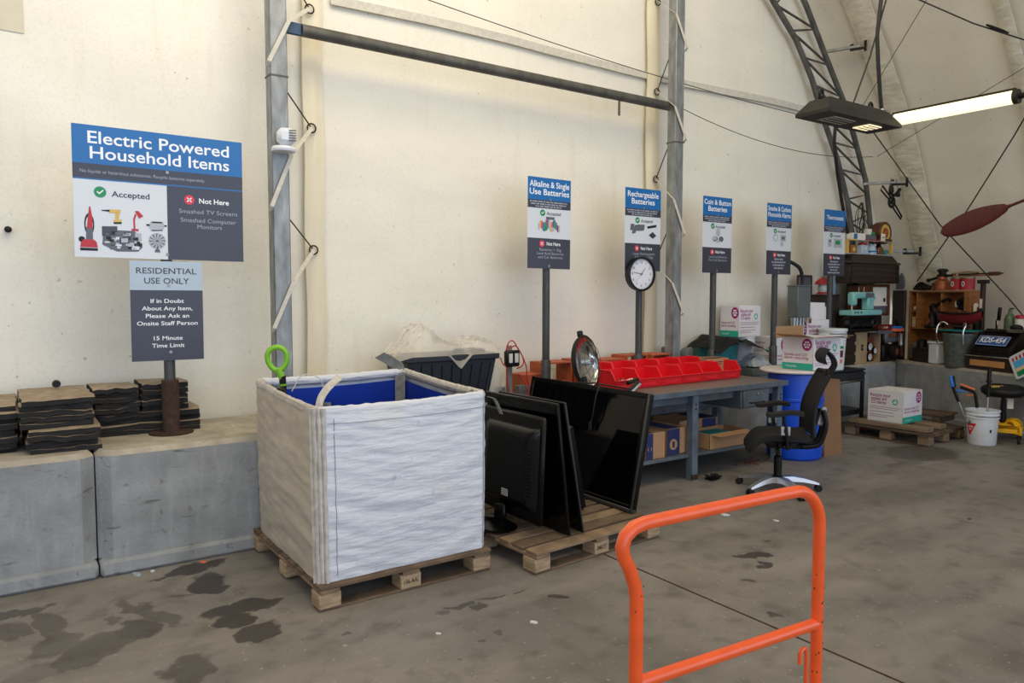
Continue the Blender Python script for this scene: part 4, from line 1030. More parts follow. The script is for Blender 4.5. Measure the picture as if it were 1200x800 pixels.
def ex2(nv,hw):
    def f(g,w,d,h):
        A=T(0,-.0012,0)@FR
        g.use('navy_print').rect(w*nv[0],.0,w*nv[1],h,A)
        g.use('cardboard').disc(w*(nv[0]+nv[1])/2,h*.4,min(w*(nv[1]-nv[0])*.32,.05),T(0,-.002,0)@FR)
        g.use('navy_print').disc(w*(nv[0]+nv[1])/2,h*.46,.016,T(0,-.0026,0)@FR); g.rect(w*(nv[0]+nv[1])/2-.014,h*.28,w*(nv[0]+nv[1])/2+.014,h*.42,T(0,-.0026,0)@FR)
        B=T(w+.0012,0,0)@R('Z',90)@FR
        g.use('navy_print'); g.rect(.03,h*.62,d*.62,h*.70,B); g.rect(.03,h*.5,d*.5,h*.56,B); g.rect(.05,h*.36,d*.4,h*.42,B); g.disc(d*.82,h*.78,.02,B)
        A2=T(0,0,h+.0075); g.rect(w*nv[0],0,w*nv[1],d,A2)
    return f
def fl2(th,w,d,h): closed(th,w,d,h)
carton('cardboard_box','brown carton with a blue end band, leftmost under the bench, partly behind the television','cardboard box',.22,.40,.23,(4.64,4.66,.242),-3,extra=ex2((.0,.35),0),flap=fl2,group='cartons under the bench')
carton('cardboard_box','brown carton with a blue band and round emblem, just left of the bench leg','cardboard box',.26,.42,.24,(4.92,4.68,.242),0,extra=ex2((.0,.62),0),flap=fl2,group='cartons under the bench')
carton('cardboard_box','brown carton with a blue corner, standing tilted right of the bench leg','cardboard box',.56,.36,.22,(5.40,4.98,.243),0,extra=ex2((.58,.95),0),flap=fl2,group='cartons under the bench')
def trayfill(th,w,d,h):
    g=G('teal_plastic'); g.box((w*.4,d*.5,h*.72),(w*.6,d*.7,.05),.012); tag(g.build('green_contents',th),'dark green plastic contents')
    g=G('cardboard'); g.box((w*.5,-.045,h*.93),(w*.9,.10,.005),0,R('X',0)); g.build('open_flap',th)
carton('cardboard_tray','shallow open brown carton tray with green contents under the bench drawer','cardboard box',.56,.30,.15,(5.42,4.62,.242),0,flap=trayfill,group='cartons under the bench')
# teal tub with black cloth, foil
tt=thing('plastic_tub','teal plastic tub on the ledge under black cloth','tub',(6.84,5.76,.762))
g=G('teal_plastic'); g.lathe([(.001,0),(.22,0),(.25,.36),(.26,.37),(.24,.372),(.225,.36),(.21,.02),(.001,.02)],32,cap=False); 
for k in range(0):
    a=2*PI*k/24; g.bar((.232*math.cos(a),.232*math.sin(a),.03),(.264*math.cos(a),.264*math.sin(a),.33),.006,.006)
g.build('tub_body',tt)
def cloth(u,v):
    x=-.42+u*.86; y=-.30+v*.52; r=math.hypot(x*.8,y)
    z=.385 if r<.25 else .385-(r-.25)*.55
    return (x,y,z+.035*abs(noise.noise(Vector((u*4,v*3,5))))+.02*noise.noise(Vector((u*9,v*9,5)))+.06*math.exp(-((u-.35)*6)**2))
g=G('cloth_black'); g.grid(28,20,cloth,(0,0,.006)); tag(g.build('black_cloth',None,(6.9,5.70,.764)),'crumpled black cloth draped over the teal tub','cloth')
g=G('foil')
g.grid(20,14,lambda u,v:(u*.34,v*.24,.02+.13*math.sin(PI*u)**.5*math.sin(PI*v)**.5+.03*noise.noise(Vector((u*7,v*7,1)))),(0,0,-.003)); tag(g.build('foil_bag',None,(7.14,5.46,.85),ang=20),'crumpled silvery plastic bag in front of the teal tub','bag')
g=G('grey_box'); g.box((.15,.12,.043),(.34,.26,.085),.006); tag(g.build('grey_case',None,(7.12,5.45,.762)),'low grey case under the silvery plastic bag','case')
gm=thing('grey_device','grey bench device with a round dial beside the steel column','device',(6.10,5.78,.762))
g=G('grey_box'); g.box((0,0,.18),(.16,.13,.36),.012); g.build('body',gm)
g=G('grey_box'); g.lathe([(.001,0),(.085,0),(.095,.02),(.085,.09),(.06,.10),(.001,.10)],24,T(.14,-.06,.26)@R('X',90)@R('Y',20)); g.box((.10,-.02,.26),(.14,.08,.10),.01); g.build('round_head',gm)
# ================================================================ BARREL AND BOXES
ba=thing('plastic_drum','blue plastic drum at the right end of the steel bench','drum',(6.84,4.70,0))
g=G('drum_blue'); g.lathe([(.001,0),(.25,0),(.272,.02),(.278,.06),(.278,.28),(.286,.29),(.286,.31),(.278,.32),(.278,.60),(.286,.61),(.286,.63),(.278,.64),(.276,.84),(.268,.885),(.24,.90),(.001,.90)],44); g.build('drum_body',ba)
ld=G('lid_pink'); ld.lathe([(.001,.0),(.345,.0),(.352,.012),(.345,.028),(.30,.03),(.001,.032)],44); tag(ld.build('drum_lid',None,(6.82,4.70,.902)),'pale pink round board lid lying on the blue drum','lid')
def recycle(g,Mx,x,y,r):
    g.use('print_teal')
    for k in range(3):
        for a0,a1 in ((0,32),(32,64),(64,90)):
            p=[]
            for a in (a0,a1):
                an=rad(90+k*120+a); p.append((x+r*math.cos(an),y+r*math.sin(an)))
            for a in (a1,a0):
                an=rad(90+k*120+a); p.append((x+r*.58*math.cos(an),y+r*.58*math.sin(an)))
            g.flat(p,Mx)
        an=rad(90+k*120+88);an2=rad(90+k*120+112)
        g.flat([(x+r*1.2*math.cos(an),y+r*1.2*math.sin(an)),(x+r*.8*math.cos(an2),y+r*.8*math.sin(an2)),(x+r*.38*math.cos(an),y+r*.38*math.sin(an))],Mx)
def faceA(g,A,w,h,y0=0):  # text side
    k=w/.42
    g.use('print_magenta')
    for i,t in enumerate(('Recycle your','smoke and','CO alarms')): g.text(t,w*.36*(1 if i==0 else .88 if i==1 else .86),h*(.84-.115*i),.055*k,A,.018,w*(.58,.44,.43)[i])
    recycle(g,A,w*.78,h*.66,w*.085)
    for i,(y,l) in enumerate(((.46,.86),(.40,.8),(.30,.66),(.20,.7),(.14,.5))):
        g.use('print_purple').rect(w*.07,h*y,w*(.07+l),h*(y+.014),A)
def faceB(g,A,w,h):
    g.use('print_teal').rect(0,0,w,h*.20,A); g.use('print_magenta')
    g.text('Smoke and CO',w*.44,h*.46,.04,A,.012,w*.74); g.text('alarm recycling',w*.46,h*.36,.04,A,.012,w*.78)
    g.disc(w*.80,h*.78,min(w*.2,h*.17),A,20,h*.19)
    B=A@T(0,0,.0006); g.use('txt_white')
    for a in (0,60,120,180,240,300): g.disc(w*.80+.4*w*.19*math.cos(rad(a)),h*.78+.5*h*.17*math.sin(rad(a)),.011,B,8)
    g.disc(w*.8,h*.78,.008,B,8); g.use('txt_white').text('recycle',w*.3,h*.1,.03,A@T(0,0,.0008),0,w*.35)
def wbox(label,w,d,h,loc,rz,fA='front',op=False,group='white smoke alarm recycling cartons',name='printed_carton'):
    """fA: which side carries the text: front (-y) or left (-x)"""
    def ex(g,w,d,h):
        Fr=T(0,-.0012,0)@FR; Rt=T(w+.0012,0,0)@R('Z',90)@FR; Lf=T(-.0012,d,0)@R('Z',-90)@FR
        if fA=='front': faceA(g,Fr,w,h); faceB(g,Rt,d,h); faceB(g,Lf,d,h)
        else: faceB(g,Fr,w,h); faceA(g,Rt,d,h); faceA(g,Lf,d,h)
    def fl(th,w,d,h):
        if not op: closed(th,w,d,h,'box_white')
        else:
            g=G('cardboard'); g.prism([(0,0),(w,0),(w+.02,.13),(.03,.13)],.005,T(0,0,h)@R('X',172)); g.build('open_flap',th); g=G('cardboard'); g.prism([(0,0),(d,0),(d,.2),(0,.18)],.005,T(w,0,h)@R('Z',90)@R('X',186)); g.build('open_flap',th)
            g=G('cardboard'); g.add([(-.2,0,h+.035),(0,0,h),(0,d,h),(-.2,d*.9,h+.035),(-.2,0,h+.04),(0,0,h+.005),(0,d,h+.005),(-.2,d*.9,h+.04)],[(0,1,2,3),(4,5,6,7),(0,1,5,4),(1,2,6,5),(2,3,7,6),(3,0,4,7)]); g.build('open_flap',th)
            g=G('cardboard'); g.box((w/2,d+.08,h+.04),(w,.005,.12),0); g.build('open_flap',th)
    return carton(name,label,'carton',w,d,h,loc,rz,'box_white',group,extra=ex,flap=fl)
wbox('open white recycling carton with brown flaps spread, standing on the drum lid',.50,.35,.33,(6.70,4.41,.936),2,'front',True)
wbox('white recycling carton on the ledge just right of the fourth sign post',.28,.26,.42,(7.66,5.60,.762),-2,'left')
wbox('closed white recycling carton raised high left of the grey fuse box',.42,.26,.36,(7.06,5.62,1.205),2,'front')
tall=wbox('tall open white recycling carton right of the grey fuse box, behind the large bucket',.48,.15,.46,(8.14,5.455,.922),1,'front')
g=G('box_white'); g.prism([(0,0),(.36,0),(.36,.21),(0,.22)],.005,T(.02,.0,.465)@R('X',88)); g.build('raised_flap',tall)
g=G('box_white'); g.prism([(0,0),(.78,0),(.80,.60),(.10,.80),(0,.78)],.012,T(8.16,5.665,.765)@T(0,0,.16)@R('X',86)); tag(g.build('carton_sheet'),'large flattened white carton panel standing behind the tall open carton','carton panel')
g=G('bench_steel'); g.box((.34,.09,.08),(.68,.18,.155),.005); tag(g.build('metal_riser',None,(7.97,5.45,.762)),'low grey metal riser on the ledge under the tall white carton','riser')
bw=thing('plastic_bucket','plain white plastic bucket left of the fourth sign post, under the closed carton','bucket',(7.30,5.77,.762))
g=G('white_plastic'); g.lathe([(.001,0),(.13,0),(.15,.36),(.16,.365),(.16,.385),(.155,.42),(.162,.425),(.162,.44),(.001,.44)],32); g.build('bucket_body',bw)
eb=thing('fuse_box','grey steel fuse box on conduits above the white cartons','fuse box',(8.02,5.42,1.42))
g=G('grey_box'); g.box((0,.07,.19),(.26,.15,.38),.008); g.box((0,.07,.385),(.27,.17,.015),.003); g.build('cabinet',eb)
g=G('conduit')
for x in (-.10,-.05,.02,.08): g.tube([(x,.06,0),(x,.06,-.40)],.016,10); g.tube([(x,.06,0),(x,.06,-.03)],.022,10)
g.build('conduit',eb)
g=G('brass'); g.box((.10,-.02,-.04),(.04,.02,.06),.005); g.tube(arc((.10,-.02,-.01),.018,0,180,8,'xz'),.004,6); g.build('padlock',eb)
g=G('cable_black'); g.tube(sm([(.03,.06,.39),(.04,.06,.47),(-.02,.06,.60),(-.18,.1,.68),(-.32,.12,.69)]),.022,8); g.build('supply_cable',eb)
# tool cart
tc_=thing('tool_cart','black steel tool cart with a drawer and red casters beside the blue drum','tool cart',(8.02,5.10,0),0)
tc_.scale=(.87,.72,.83)
g=G('cart_black'); g.box((.48,.28,.93),(.98,.56,.025),.006); g.box((.48,.28,.83),(.94,.52,.17),.006); g.build('top_tray',tc_)
dr=G('cart_black'); dr.box((.48,-.006,.83),(.86,.025,.14),.006); dr=dr.build('drawer',tc_)
g=G('chrome'); g.box((.48,-.03,.775),(.84,.02,.018),.005); g.build('drawer_handle',dr)
g=G('cart_black'); g.box((.48,.28,.30),(.94,.54,.08),.006); g.build('lower_tray',tc_)
for x in (.03,.93):
    for y in (.03,.53):
        g=G('cart_black'); g.box((x,y,.50),(.05,.05,.76),.005); g.build('upright',tc_)
        g=G('caster_red'); g.lathe([(.001,-.02),(.05,-.02),(.058,-.012),(.058,.012),(.05,.02),(.001,.02)],20,T(x,y,.06)@R('Y',90)); g.use('screw'); g.box((x,y,.10),(.05,.03,.05),.006); g.lathe([(.001,-.024),(.02,-.024),(.02,.024),(.001,.024)],10,T(x,y,.06)@R('Y',90)); g.build('caster',tc_)
g=G('chrome'); g.tube([(.99,.05,.86),(1.04,.05,.86),(1.04,.45,.86),(.99,.45,.86)],.012,8); g.build('push_handle',tc_)
g=G('cardboard_dark'); g.prism([(0,0),(.30,.0),(.29,.80),(.02,.83)],.008,T(7.05,4.49,.0)@R('Z',-3)@R('X',90)@R('X',-3)@T(0,0,-.0)); 
cs=g.build('cardboard_sheet'); tag(cs,'flat brown cardboard sheet leaning against the tool cart by the blue drum','cardboard')
wb2=thing('labelled_bucket','white plastic bucket with green, maroon and orange label bars on the tool cart','bucket',(8.40,5.27,.785))
wb2.scale=(.98,.98,1.3)
g=G('white_plastic'); g.lathe([(.001,0),(.135,0),(.158,.30),(.168,.305),(.168,.33),(.16,.335),(.163,.36),(.172,.365),(.172,.385),(.001,.387)],36); g.build('bucket_body',wb2)
g=G('ok_green')
def lab(z0,z1,m,a0=215,a1=268):
    g.use(m); r0=.1365+.023*z0/.3;r1=.1365+.023*z1/.3
    for i in range(8):
        a=rad(a0+(a1-a0)*i/8);b=rad(a0+(a1-a0)*(i+1)/8)
        g.add([(r0*math.cos(a),r0*math.sin(a),z0),(r0*math.cos(b),r0*math.sin(b),z0),(r1*math.cos(b),r1*math.sin(b),z1),(r1*math.cos(a),r1*math.sin(a),z1)],[(0,1,2,3)])
lab(.20,.225,'ok_green');lab(.12,.185,'maroon');lab(.065,.10,'tool_orange',225,268); 
g.use('txt_white')
g.build('label',wb2)
g=G('wire_grey'); g.tube(arc((0,0,.34),.178,200,340,16,'xy'),.004,6); g.build('handle',wb2)
# ================================================================ OFFICE CHAIR
ch=thing('office_chair','black mesh office chair with a headrest and silver star base in front of the bench','office chair',(5.51,3.94,0),136)
# local +x = facing
for k in range(5):
    a=rad(72*k+5+180-0); c,s=math.cos(a),math.sin(a)
    g=G('silver'); g.X=Matrix.Rotation(a,4,'Z')
    vs=[];
    prof=[(.03,.125,.040,.050),(.12,.130,.038,.042),(.22,.114,.034,.032),(.31,.088,.028,.022),(.35,.072,.022,.014)]
    for x,z,w,h in prof: vs+=[(x,-w,z-h),(x,w,z-h),(x,w*.7,z),(x,-w*.7,z)]
    fs=[(0,1,2,3),(16,17,18,19)]
    for i in range(4):
        for q in range(4): fs.append((i*4+q,i*4+(q+1)%4,i*4+4+(q+1)%4,i*4+4+q))
    g.add(vs,fs); arm_=g.build('base_arm',ch)
    g=G('rubber'); g.X=Matrix.Rotation(a,4,'Z')
    for y in (-.018,.018): g.lathe([(.001,-.011),(.024,-.011),(.028,-.006),(.028,.006),(.024,.011),(.001,.011)],18,T(.345,y,.029)@R('X',90))
    g.box((.345,0,.05),(.045,.03,.03),.01); g.build('caster',arm_)
g=G('black'); g.lathe([(.001,.09),(.045,.09),(.045,.13),(.034,.14),(.034,.30),(.02,.31),(.02,.42),(.001,.42)],20); g.build('gas_column',ch)
g=G('black'); g.box((-.02,0,.42),(.26,.18,.07),.02); g.box((-.16,0,.40),(.2,.10,.05),.015); g.tube([(.02,.08,.42),(.05,.24,.40)],.008,6); g.tube([(.05,.22,.405),(.06,.27,.40)],.014,8); g.tube([(.02,-.08,.42),(.05,-.24,.40)],.008,6); g.box((.10,0,.445),(.1,.3,.03),.01); g.build('seat_mechanism',ch)
def seat(u,v):
    x=-.24+.50*u;y=(v-.5)*.50
    z=.50+.022*math.cos((v-.5)*PI*2)*-1*.5-.11*max(0,(u-.72)/.28)**2+.01*math.sin(u*PI)+.02*max(0,(.15-u)/.15)
    k=1-.12*abs(2*u-1)**3; return (x,y*k,z)
g=G('mesh_black'); g.grid(20,16,seat,(0,0,-.045)); g.build('seat',ch,ang=60)
# arm supports
for s in (-1,1):
    g=G('black'); g.bar((-.03,s*.17,.44),(-.02,s*.285,.43),.07,.025,.008); g.bar((-.02,s*.285,.42),(-.0,s*.29,.62),.075,.025,.008,upv=(1,0,0)); g.bar((0,s*.29,.60),(.02,s*.29,.70),.05,.02,.006,upv=(1,0,0)); g.build('arm_support',ch)
    g=G('silver'); g.box((.0,s*.304,.575),(.075,.008,.075),.004); g.use('black').box((.0,s*.308,.575),(.03,.008,.03),.003); g.build('adjuster_plate',ch)
    g=G('mesh_black'); g.grid(12,6,lambda u,v,s=s:(-.14+.29*u,s*.285+(v-.5)*.095*(1-.3*abs(2*u-1)**3),.71+.012*math.sin(u*PI*1.6)-.012*(abs(2*v-1))**2),(0,0,.028)); g.build('arm_pad',ch,ang=60)
# back frame
g=G('black'); P=sm([(-.18,0,.40),(-.31,0,.42),(-.36,0,.52),(-.37,0,.62),(-.345,0,.72)]); 
for i in range(len(P)-1): pass
g.X=Matrix(); 
for s in (-.06,.06): g.tube([(p.x,p.y+s,p.z) for p in P],.022,8)
g.build('back_support',ch)
def back(u,v):
    z=.52+.52*u; w=.235-.04*u; y=(v-.5)*2*w
    x=-.245-.02*math.sin((u-.1)*PI*1.2)*-1.8-.13*u+.035*(abs(2*v-1))**2*(-1)*-1
    return (x,y,z)
g=G('mesh_black'); g.grid(24,16,back,(-.03,0,0)); g.build('backrest',ch,ang=60)
g=G('black')
for s in (0.,1.): g.tube([tuple(Vector(back(u/16,s))+Vector((-.012,0,0))) for u in range(17)],.02,8)
for u in (0.,1.): g.tube([tuple(Vector(back(u,v/10))+Vector((-.012,0,0))) for v in range(11)],.02,8)
g.build('back_frame',ch)
g=G('silver'); g.bar((-.33,.0,.58),(-.37,0,.74),.05,.025,.008,upv=(0,1,0)); g.bar((-.33,-.09,.56),(-.35,-.09,.72),.02,.02,.005,upv=(0,1,0)); g.build('lumbar_bracket',ch)
g=G('mesh_black')
def hr(u,v):
    a=-.6+1.5*u; return (-.355+.075*math.cos(a*1.25)-.03,(v-.5)*.26*(1-.1*(2*u-1)**2),1.17+.085*math.sin(a)*1.1+.0+(-.03*abs(2*v-1)**2)*0)
g.grid(14,10,hr,(-.03,0,0)); g.build('headrest',ch,ang=60)
g=G('black')
for s in (-.05,.05): g.tube(sm([(-.39,s,1.02),(-.44,s,1.10),(-.42,s,1.17),(-.37,s,1.22)]),.014,8)
g.box((-.385,0,1.04),(.04,.14,.05),.01); g.build('headrest_bracket',ch)
# ================================================================ PALLET 3 AND BOX
p3=pallet('old dark wooden pallet in the corner, holding the smoke alarm carton',.98,.90,(9.36,4.15,0),92,None,'plank',6,h=.14)
p4=pallet('weathered short pallet section lying on the right end of the corner pallet',.62,.50,(9.80,4.42,.142),96,None,'plank',3,h=.10)
for o in list(C.objects):
    if o.parent==p4 and o.name.split('.')[0] in ('bottom_board','stringer_board','block'): bpy.data.objects.remove(o)
for x in (.08,.54):
    g=G('plank1'); g.box((x,.25,.037),(.09,.49,.074),.004); g.build('cross_block',p4)
for o in list(C.objects):
    if o.parent==p4 and o.name.startswith('deck_board'): o.location.z=-.004
th=thing('loose_plank','grey brown loose plank lying along the front edge of the corner pallet','plank',(8.66,4.17,.142),92)
g=G('plank0'); g.box((.45,.08,.03),(.92,.15,.05),.004); g.build('plank_body',th)
dup(th,'grey brown loose plank on the corner pallet under the back of the carton',(9.02,4.20,.142),91)
wbox('white smoke alarm recycling carton standing on the wooden pallet in the corner',.45,.42,.37,(8.57,4.47,.198),1,'left',group='corner carton')
for o in C.objects:
    if o.get('group')=='corner carton': del o['group']; corner=o
# ================================================================ BUCKET WITH GRABBERS
bk=thing('white_pail','white plastic pail with a red triangle emblem, holding three litter grabbers','bucket',(9.18,3.88,0))
g=G('white_plastic'); g.lathe([(.001,.0),(.135,.0),(.142,.01),(.158,.30),(.168,.302),(.168,.315),(.16,.318),(.16,.335),(.170,.337),(.170,.35),(.162,.352),(.163,.375),(.174,.377),(.174,.392),(.160,.392),(.155,.36),(.14,.02),(.001,.015)],44,cap=False); g.build('pail_body',bk)
def curved(g,pts,zr,m,off=.0012):
    g.use(m); vs=[]
    for a,z in pts:
        r=.142+(.158-.142)*z/.30+off; vs.append((r*math.cos(rad(a)),r*math.sin(rad(a)),z))
    g.add(vs,[tuple(range(len(vs)))])
g=G('tri_red')
n=10
for i in range(n):   # triangle made of slim strips following the round wall
    t0=i/n;t1=(i+1)/n
    a0=130+52*t0;a1=130+52*t1
    lo=lambda t: .245-.15*(t/.42 if t<.42 else (1-t)/.58)
    curved(g,[(a0,.245),(a1,.245),(a1,lo(t1)),(a0,lo(t0))],0,'tri_red')
curved(g,[(a-58,z) for a,z in [(204,.235),(200,.25),(206,.262),(205,.275),(210,.272),(214,.275),(213,.262),(219,.25),(214,.235)]],0,'ok_green',.003)
for k,(t,zz) in enumerate((('CANADIAN',.205),('TIRE',.175))):
    g.use('txt_white'); vs,fs=text_geo(t,.02); x0=min(v.x for v in vs);x1=max(v.x for v in vs); span=(26,13)[k]; c0=(155,154)[k]
    g.add([((.142+.016*(zz+v.y*.03)/.3+.002)*math.cos(rad(c0+((v.x-(x0+x1)/2)/(x1-x0))*span)),(.142+.016*(zz+v.y*.03)/.3+.002)*math.sin(rad(c0+((v.x-(x0+x1)/2)/(x1-x0))*span)),zz+v.y*.03) for v in vs],fs)
g.build('emblem',bk)
g=G('black'); curved(g,[(232,.15),(239,.15),(239,.185),(232,.185)],0,'black'); g.build('square_mark',bk)
g=G('wire_grey'); g.tube(arc((0,0,.33),.172,180,360,20,'xy'),.003,6); g.build('handle',bk)
def grabber(label,base,top,colr,kind):
    base=tuple(b*k+o for b,k,o in zip(base,(1,1,1),(-.38,-.17,0))); top=(top[0]-.36,top[1]-.16,top[2]*.98)
    th=thing('litter_grabber',label,'grabber',base,0,'litter pickers in the white pail')
    d=(Vector(top)-Vector(base)); 
    g=G('silver' if kind!=1 else 'paper'); g.tube([(0,0,0),tuple(d*.66)],.009,10); g.build('shaft',th)
    g=G('black'); g.tube([tuple(d*.62),tuple(d*.86)],.017,10); g.build('collar',th)
    n=d.normalized()
    g=G(colr)
    if kind==0: e=d*.84; g.bar(e,e+Vector((.035,.05,.13)),.03,.035,.01); g.use('black').bar(e+Vector((.04,.0,.0)),e+Vector((.075,.035,.13)),.022,.03,.008); g.use(colr).bar(e+Vector((.02,-.02,-.03)),e+Vector((.05,-.10,-.035)),.012,.02,.004)
    elif kind==1: e=d*.95; g.bar(e,e+Vector((-.02,.15,.05)),.022,.02,.006); g.use('black').bar(e+Vector((0,0,-.03)),e+Vector((-.02,.15,.015)),.022,.03,.006); g.bar(e+Vector((0,0,-.03)),e-n*.12,.03,.03,.008); g.use(colr).bar(e-n*.06,e-n*.06+Vector((0,.10,-.02)),.012,.018,.004)
    else: g.tube([tuple(d*.84),tuple(d)],.022,10); g.box(tuple(d*.84),(.07,.05,.02),.006)
    g.build('grip',th)
    return th
grabber('litter grabber with a blue grip, leftmost in the white pail',(9.54,4.12,.02),(9.33,4.32,.76),'tool_blue',0)
grabber('litter grabber with an orange pistol grip, middle of the three in the white pail',(9.58,4.06,.02),(9.50,4.12,.66),'tool_orange',1)
grabber('litter picker with a straight black grip, tallest in the white pail',(9.60,4.03,.02),(9.62,4.02,.86),'black',2)
# ================================================================ YELLOW STOOL
st=thing('rolling_stool','yellow framed rolling shop stool with a black padded saddle seat','stool',(9.57,3.83,0),20)
g=G('yellow_paint')
for k in range(4):
    a=45+90*k; g.X=Matrix.Rotation(rad(a),4,'Z')
    P=[(.05,0,.20),(.10,0,.245),(.17,0,.25),(.225,0,.20),(.235,0,.10)]
    for p,q in zip(P,P[1:]): g.bar(p,q,.075,.022,.006,upv=(0,1,0) if 0 else (0,0,1))
g.X=Matrix()
for k in range(4):
    a0=rad(45+90*k);a1=rad(135+90*k); g.bar((.225*math.cos(a0),.225*math.sin(a0),.14),(.225*math.cos(a1),.225*math.sin(a1),.14),.02,.05,.006)
g.build('stool_frame',st)
g=G('yellow_paint'); g.box((0,0,.20),(.2,.2,.03),.01); g.build('centre_plate',st)
g=G('pad_black')
for k in range(4):
    g.X=Matrix.Rotation(rad(45+90*k),4,'Z')
    for (x,z) in ((.2375,.15),(.24,.175)): 
        for y in (-.015,.015): g.box((x,y,z),(.004,.010,.014))
g.X=Matrix()
g.build('slot_marks',st)
for k in range(4):
    a=rad(45+90*k); g=G('rubber'); g.lathe([(.001,-.016),(.035,-.016),(.04,-.01),(.04,.01),(.035,.016),(.001,.016)],18,T(.235*math.cos(a),.235*math.sin(a),.042)@R('X',90)); g.box((.235*math.cos(a),.235*math.sin(a),.085),(.03,.045,.05),.008); g.build('caster',st)
g=G('black'); g.tube([(0,0,.20),(0,0,.33)],.035,14); g.tube([(0,0,.33),(0,0,.5)],.022,12)
for z in (.34,.36,.38,.40,.42,.44,.46): g.tube([(0,0,z),(0,0,z+.008)],.034,14)
g.build('gas_column',st)
g=G('black')
def sd(u,v):
    a=2*PI*v; t=PI*u
    r=math.sin(t); 
    x=.19*r*math.cos(a)*1.0; y=.235*r*math.sin(a); z=.57+.095*-math.cos(t)+.02*(math.sin(a))**2*r
    if z<.515: z=.515
    return (x,y,z)
g.grid(16,28,sd); g.build('saddle_seat',st,ang=60)
g=G('yellow_print'); A=T(-.125,.06,.632)@R('Z',-66)@R('X',38)@T(0,0,.012); g.text('DEWALT',.0,.0,.05,A,.03,.13); g.build('seat_lettering',st)
g=G('paper'); g.box((-.10,-.07,.44),(.004,.06,.13),.0,R('Y',8)); g.tube([(-.09,-.07,.50),(-.06,-.05,.53)],.003,5); g.build('paper_tag',st)
# ================================================================ ORANGE CART RAIL
og=thing('orange_handrail','bright orange tubular steel handrail of a cart, standing in the foreground','handrail',(1.244,1.277,0))
r=.0172
A=Vector((0,0,0));B=Vector((.688,-.04,0)); top=1.148
dirv=(B-A).normalized(); L=B.length
pts=[A+dirv*x+Vector((0,0,z)) for x,z in ((0,.06),(0,.5),(0,.90),(0,.965),(-.006,1.0),(-.024,1.045),(-.041,1.075),(-.046,1.10),(-.037,1.124),(-.012,1.141),(.02,1.147),(.06,1.148),(.2,1.148),(.5,1.148))]
for i in range(1,11):
    a=rad(90-90*i/10); pts.append(A+dirv*(L-.115+.115*math.cos(a))+Vector((0,0,top-.115+.115*math.sin(a))))
pts+=[A+dirv*L+Vector((0,0,z)) for z in (.8,.5,.06)]
g=G('orange'); g.tube(pts,r,18); g.build('bent_tube',og)
for z in (.752,.20):
    g=G('orange'); g.tube([A+Vector((0,0,z)),A+dirv*L+Vector((0,0,z-.01*(z>.5)))],.0165,18); g.build('cross_rail',og)
for q in (A,A+dirv*L): g=G('orange'); g.box((q.x,q.y,.045),(.05,.40,.07),.01); g.box((q.x,q.y,.006),(.10,.44,.012),.003); g.build('foot_bar',og)
g=G('orange'); c=A+dirv*(L-.045)
g.tube([c+Vector((0,0,.52)),c+Vector((0,0,.66)),c+Vector((-.005,0,.678)),c+Vector((-.018,0,.682)),c+Vector((-.030,0,.672)),c+Vector((-.032,0,.64))],.006,8); g.bar(c+Vector((0,0,.525)),A+dirv*L+Vector((0,0,.525)),.012); g.build('wire_hook',og)
g=G('chip')
for i in range(26):
    rr=random.random(); z=.55+.45*random.random(); q=A+dirv*L if rr<.5 else A
    a=random.uniform(PI*.95,PI*1.9); s=.001+random.random()*.0016
    g.ball((q.x+(r-.0003)*math.cos(a),q.y+(r-.0003)*math.sin(a),z),(s,s,s*1.6),6,4)
g.build('paint_chip',og)
# ================================================================ LITTER ON THE FLOOR
for i,(x,y,s,l,m) in enumerate([(.62,4.93,.03,'white scrap of foil at the foot of the concrete block, left of the bulk bag','foil'),(.71,4.94,.018,'tiny white scrap beside the foil at the block foot','litter'),(1.0,4.93,.02,'orange scrap on the floor by the concrete block','tool_orange'),
    (2.22,3.03,.022,'white paper scrap on the floor right of the bag pallet','litter'),(3.0,3.08,.018,'small white scrap on the floor below the television pallet','litter'),(4.55,3.72,.03,'white scrap on the floor under the bench front','litter'),(4.75,3.4,.02,'white scrap on the floor left of the office chair','litter'),
    (2.42,1.72,.02,'white feather like scrap inside the orange rail','paper'),(6.0,2.6,.02,'brown leaf on the bare floor at right','leather'),(1.75,3.2,.012,'bright crumb on the floor below the bag pallet','litter'),(3.02,2.2,.008,'tiny pale crumb near the floor joint','litter')]):
    g=G(m); rnd=random.Random(i); n=7
    g.prism([(s*(.6+.5*rnd.random())*math.cos(2*PI*k/n)*1.4,s*(.5+.5*rnd.random())*math.sin(2*PI*k/n)) for k in range(n)],.004 if s<.025 else .008,R('Z',rnd.random()*180)); tag(g.build('floor_scrap',None,(x,y,.0005)),l,'scrap')
g=G('iron_black'); rnd=random.Random(4)
for k in range(9):
    p=[(rnd.uniform(-.09,.09),rnd.uniform(-.06,.06),rnd.uniform(.006,.045)) for _ in range(5)]; g.tube(sm(p,4),.006,5)
g.box((0,0,.012),(.12,.07,.02),.004); tag(g.build('cable_tangle',None,(5.35,4.52,.0)),'small tangle of dark wire and metal on the floor under the bench','wire')
g=G('leather'); rnd=random.Random(9)
for k in range(60):
    a=rnd.random()*6.28;q=rnd.random()**.6; x=.28*q*math.cos(a);y=.12*q*math.sin(a); l=rnd.uniform(.02,.05);b=rnd.random()*3.14
    g.bar((x,y,.004+rnd.random()*.02*(1-q)),(x+l*math.cos(b),y+l*math.sin(b),.005+rnd.random()*.02*(1-q)),.006,.004)
tag(g.build('wood_debris',None,(6.25,4.75,0)),'scatter of brown wood splinters on the floor beside the drum','debris',kind='stuff')
# ================================================================ COLLECTION ON THE CORNER LEDGE
def sl(label,cat,name,s,d,z=.762,rz=0,group=None): return thing(name,label,cat,SL(s,d,z),SR+rz,group)
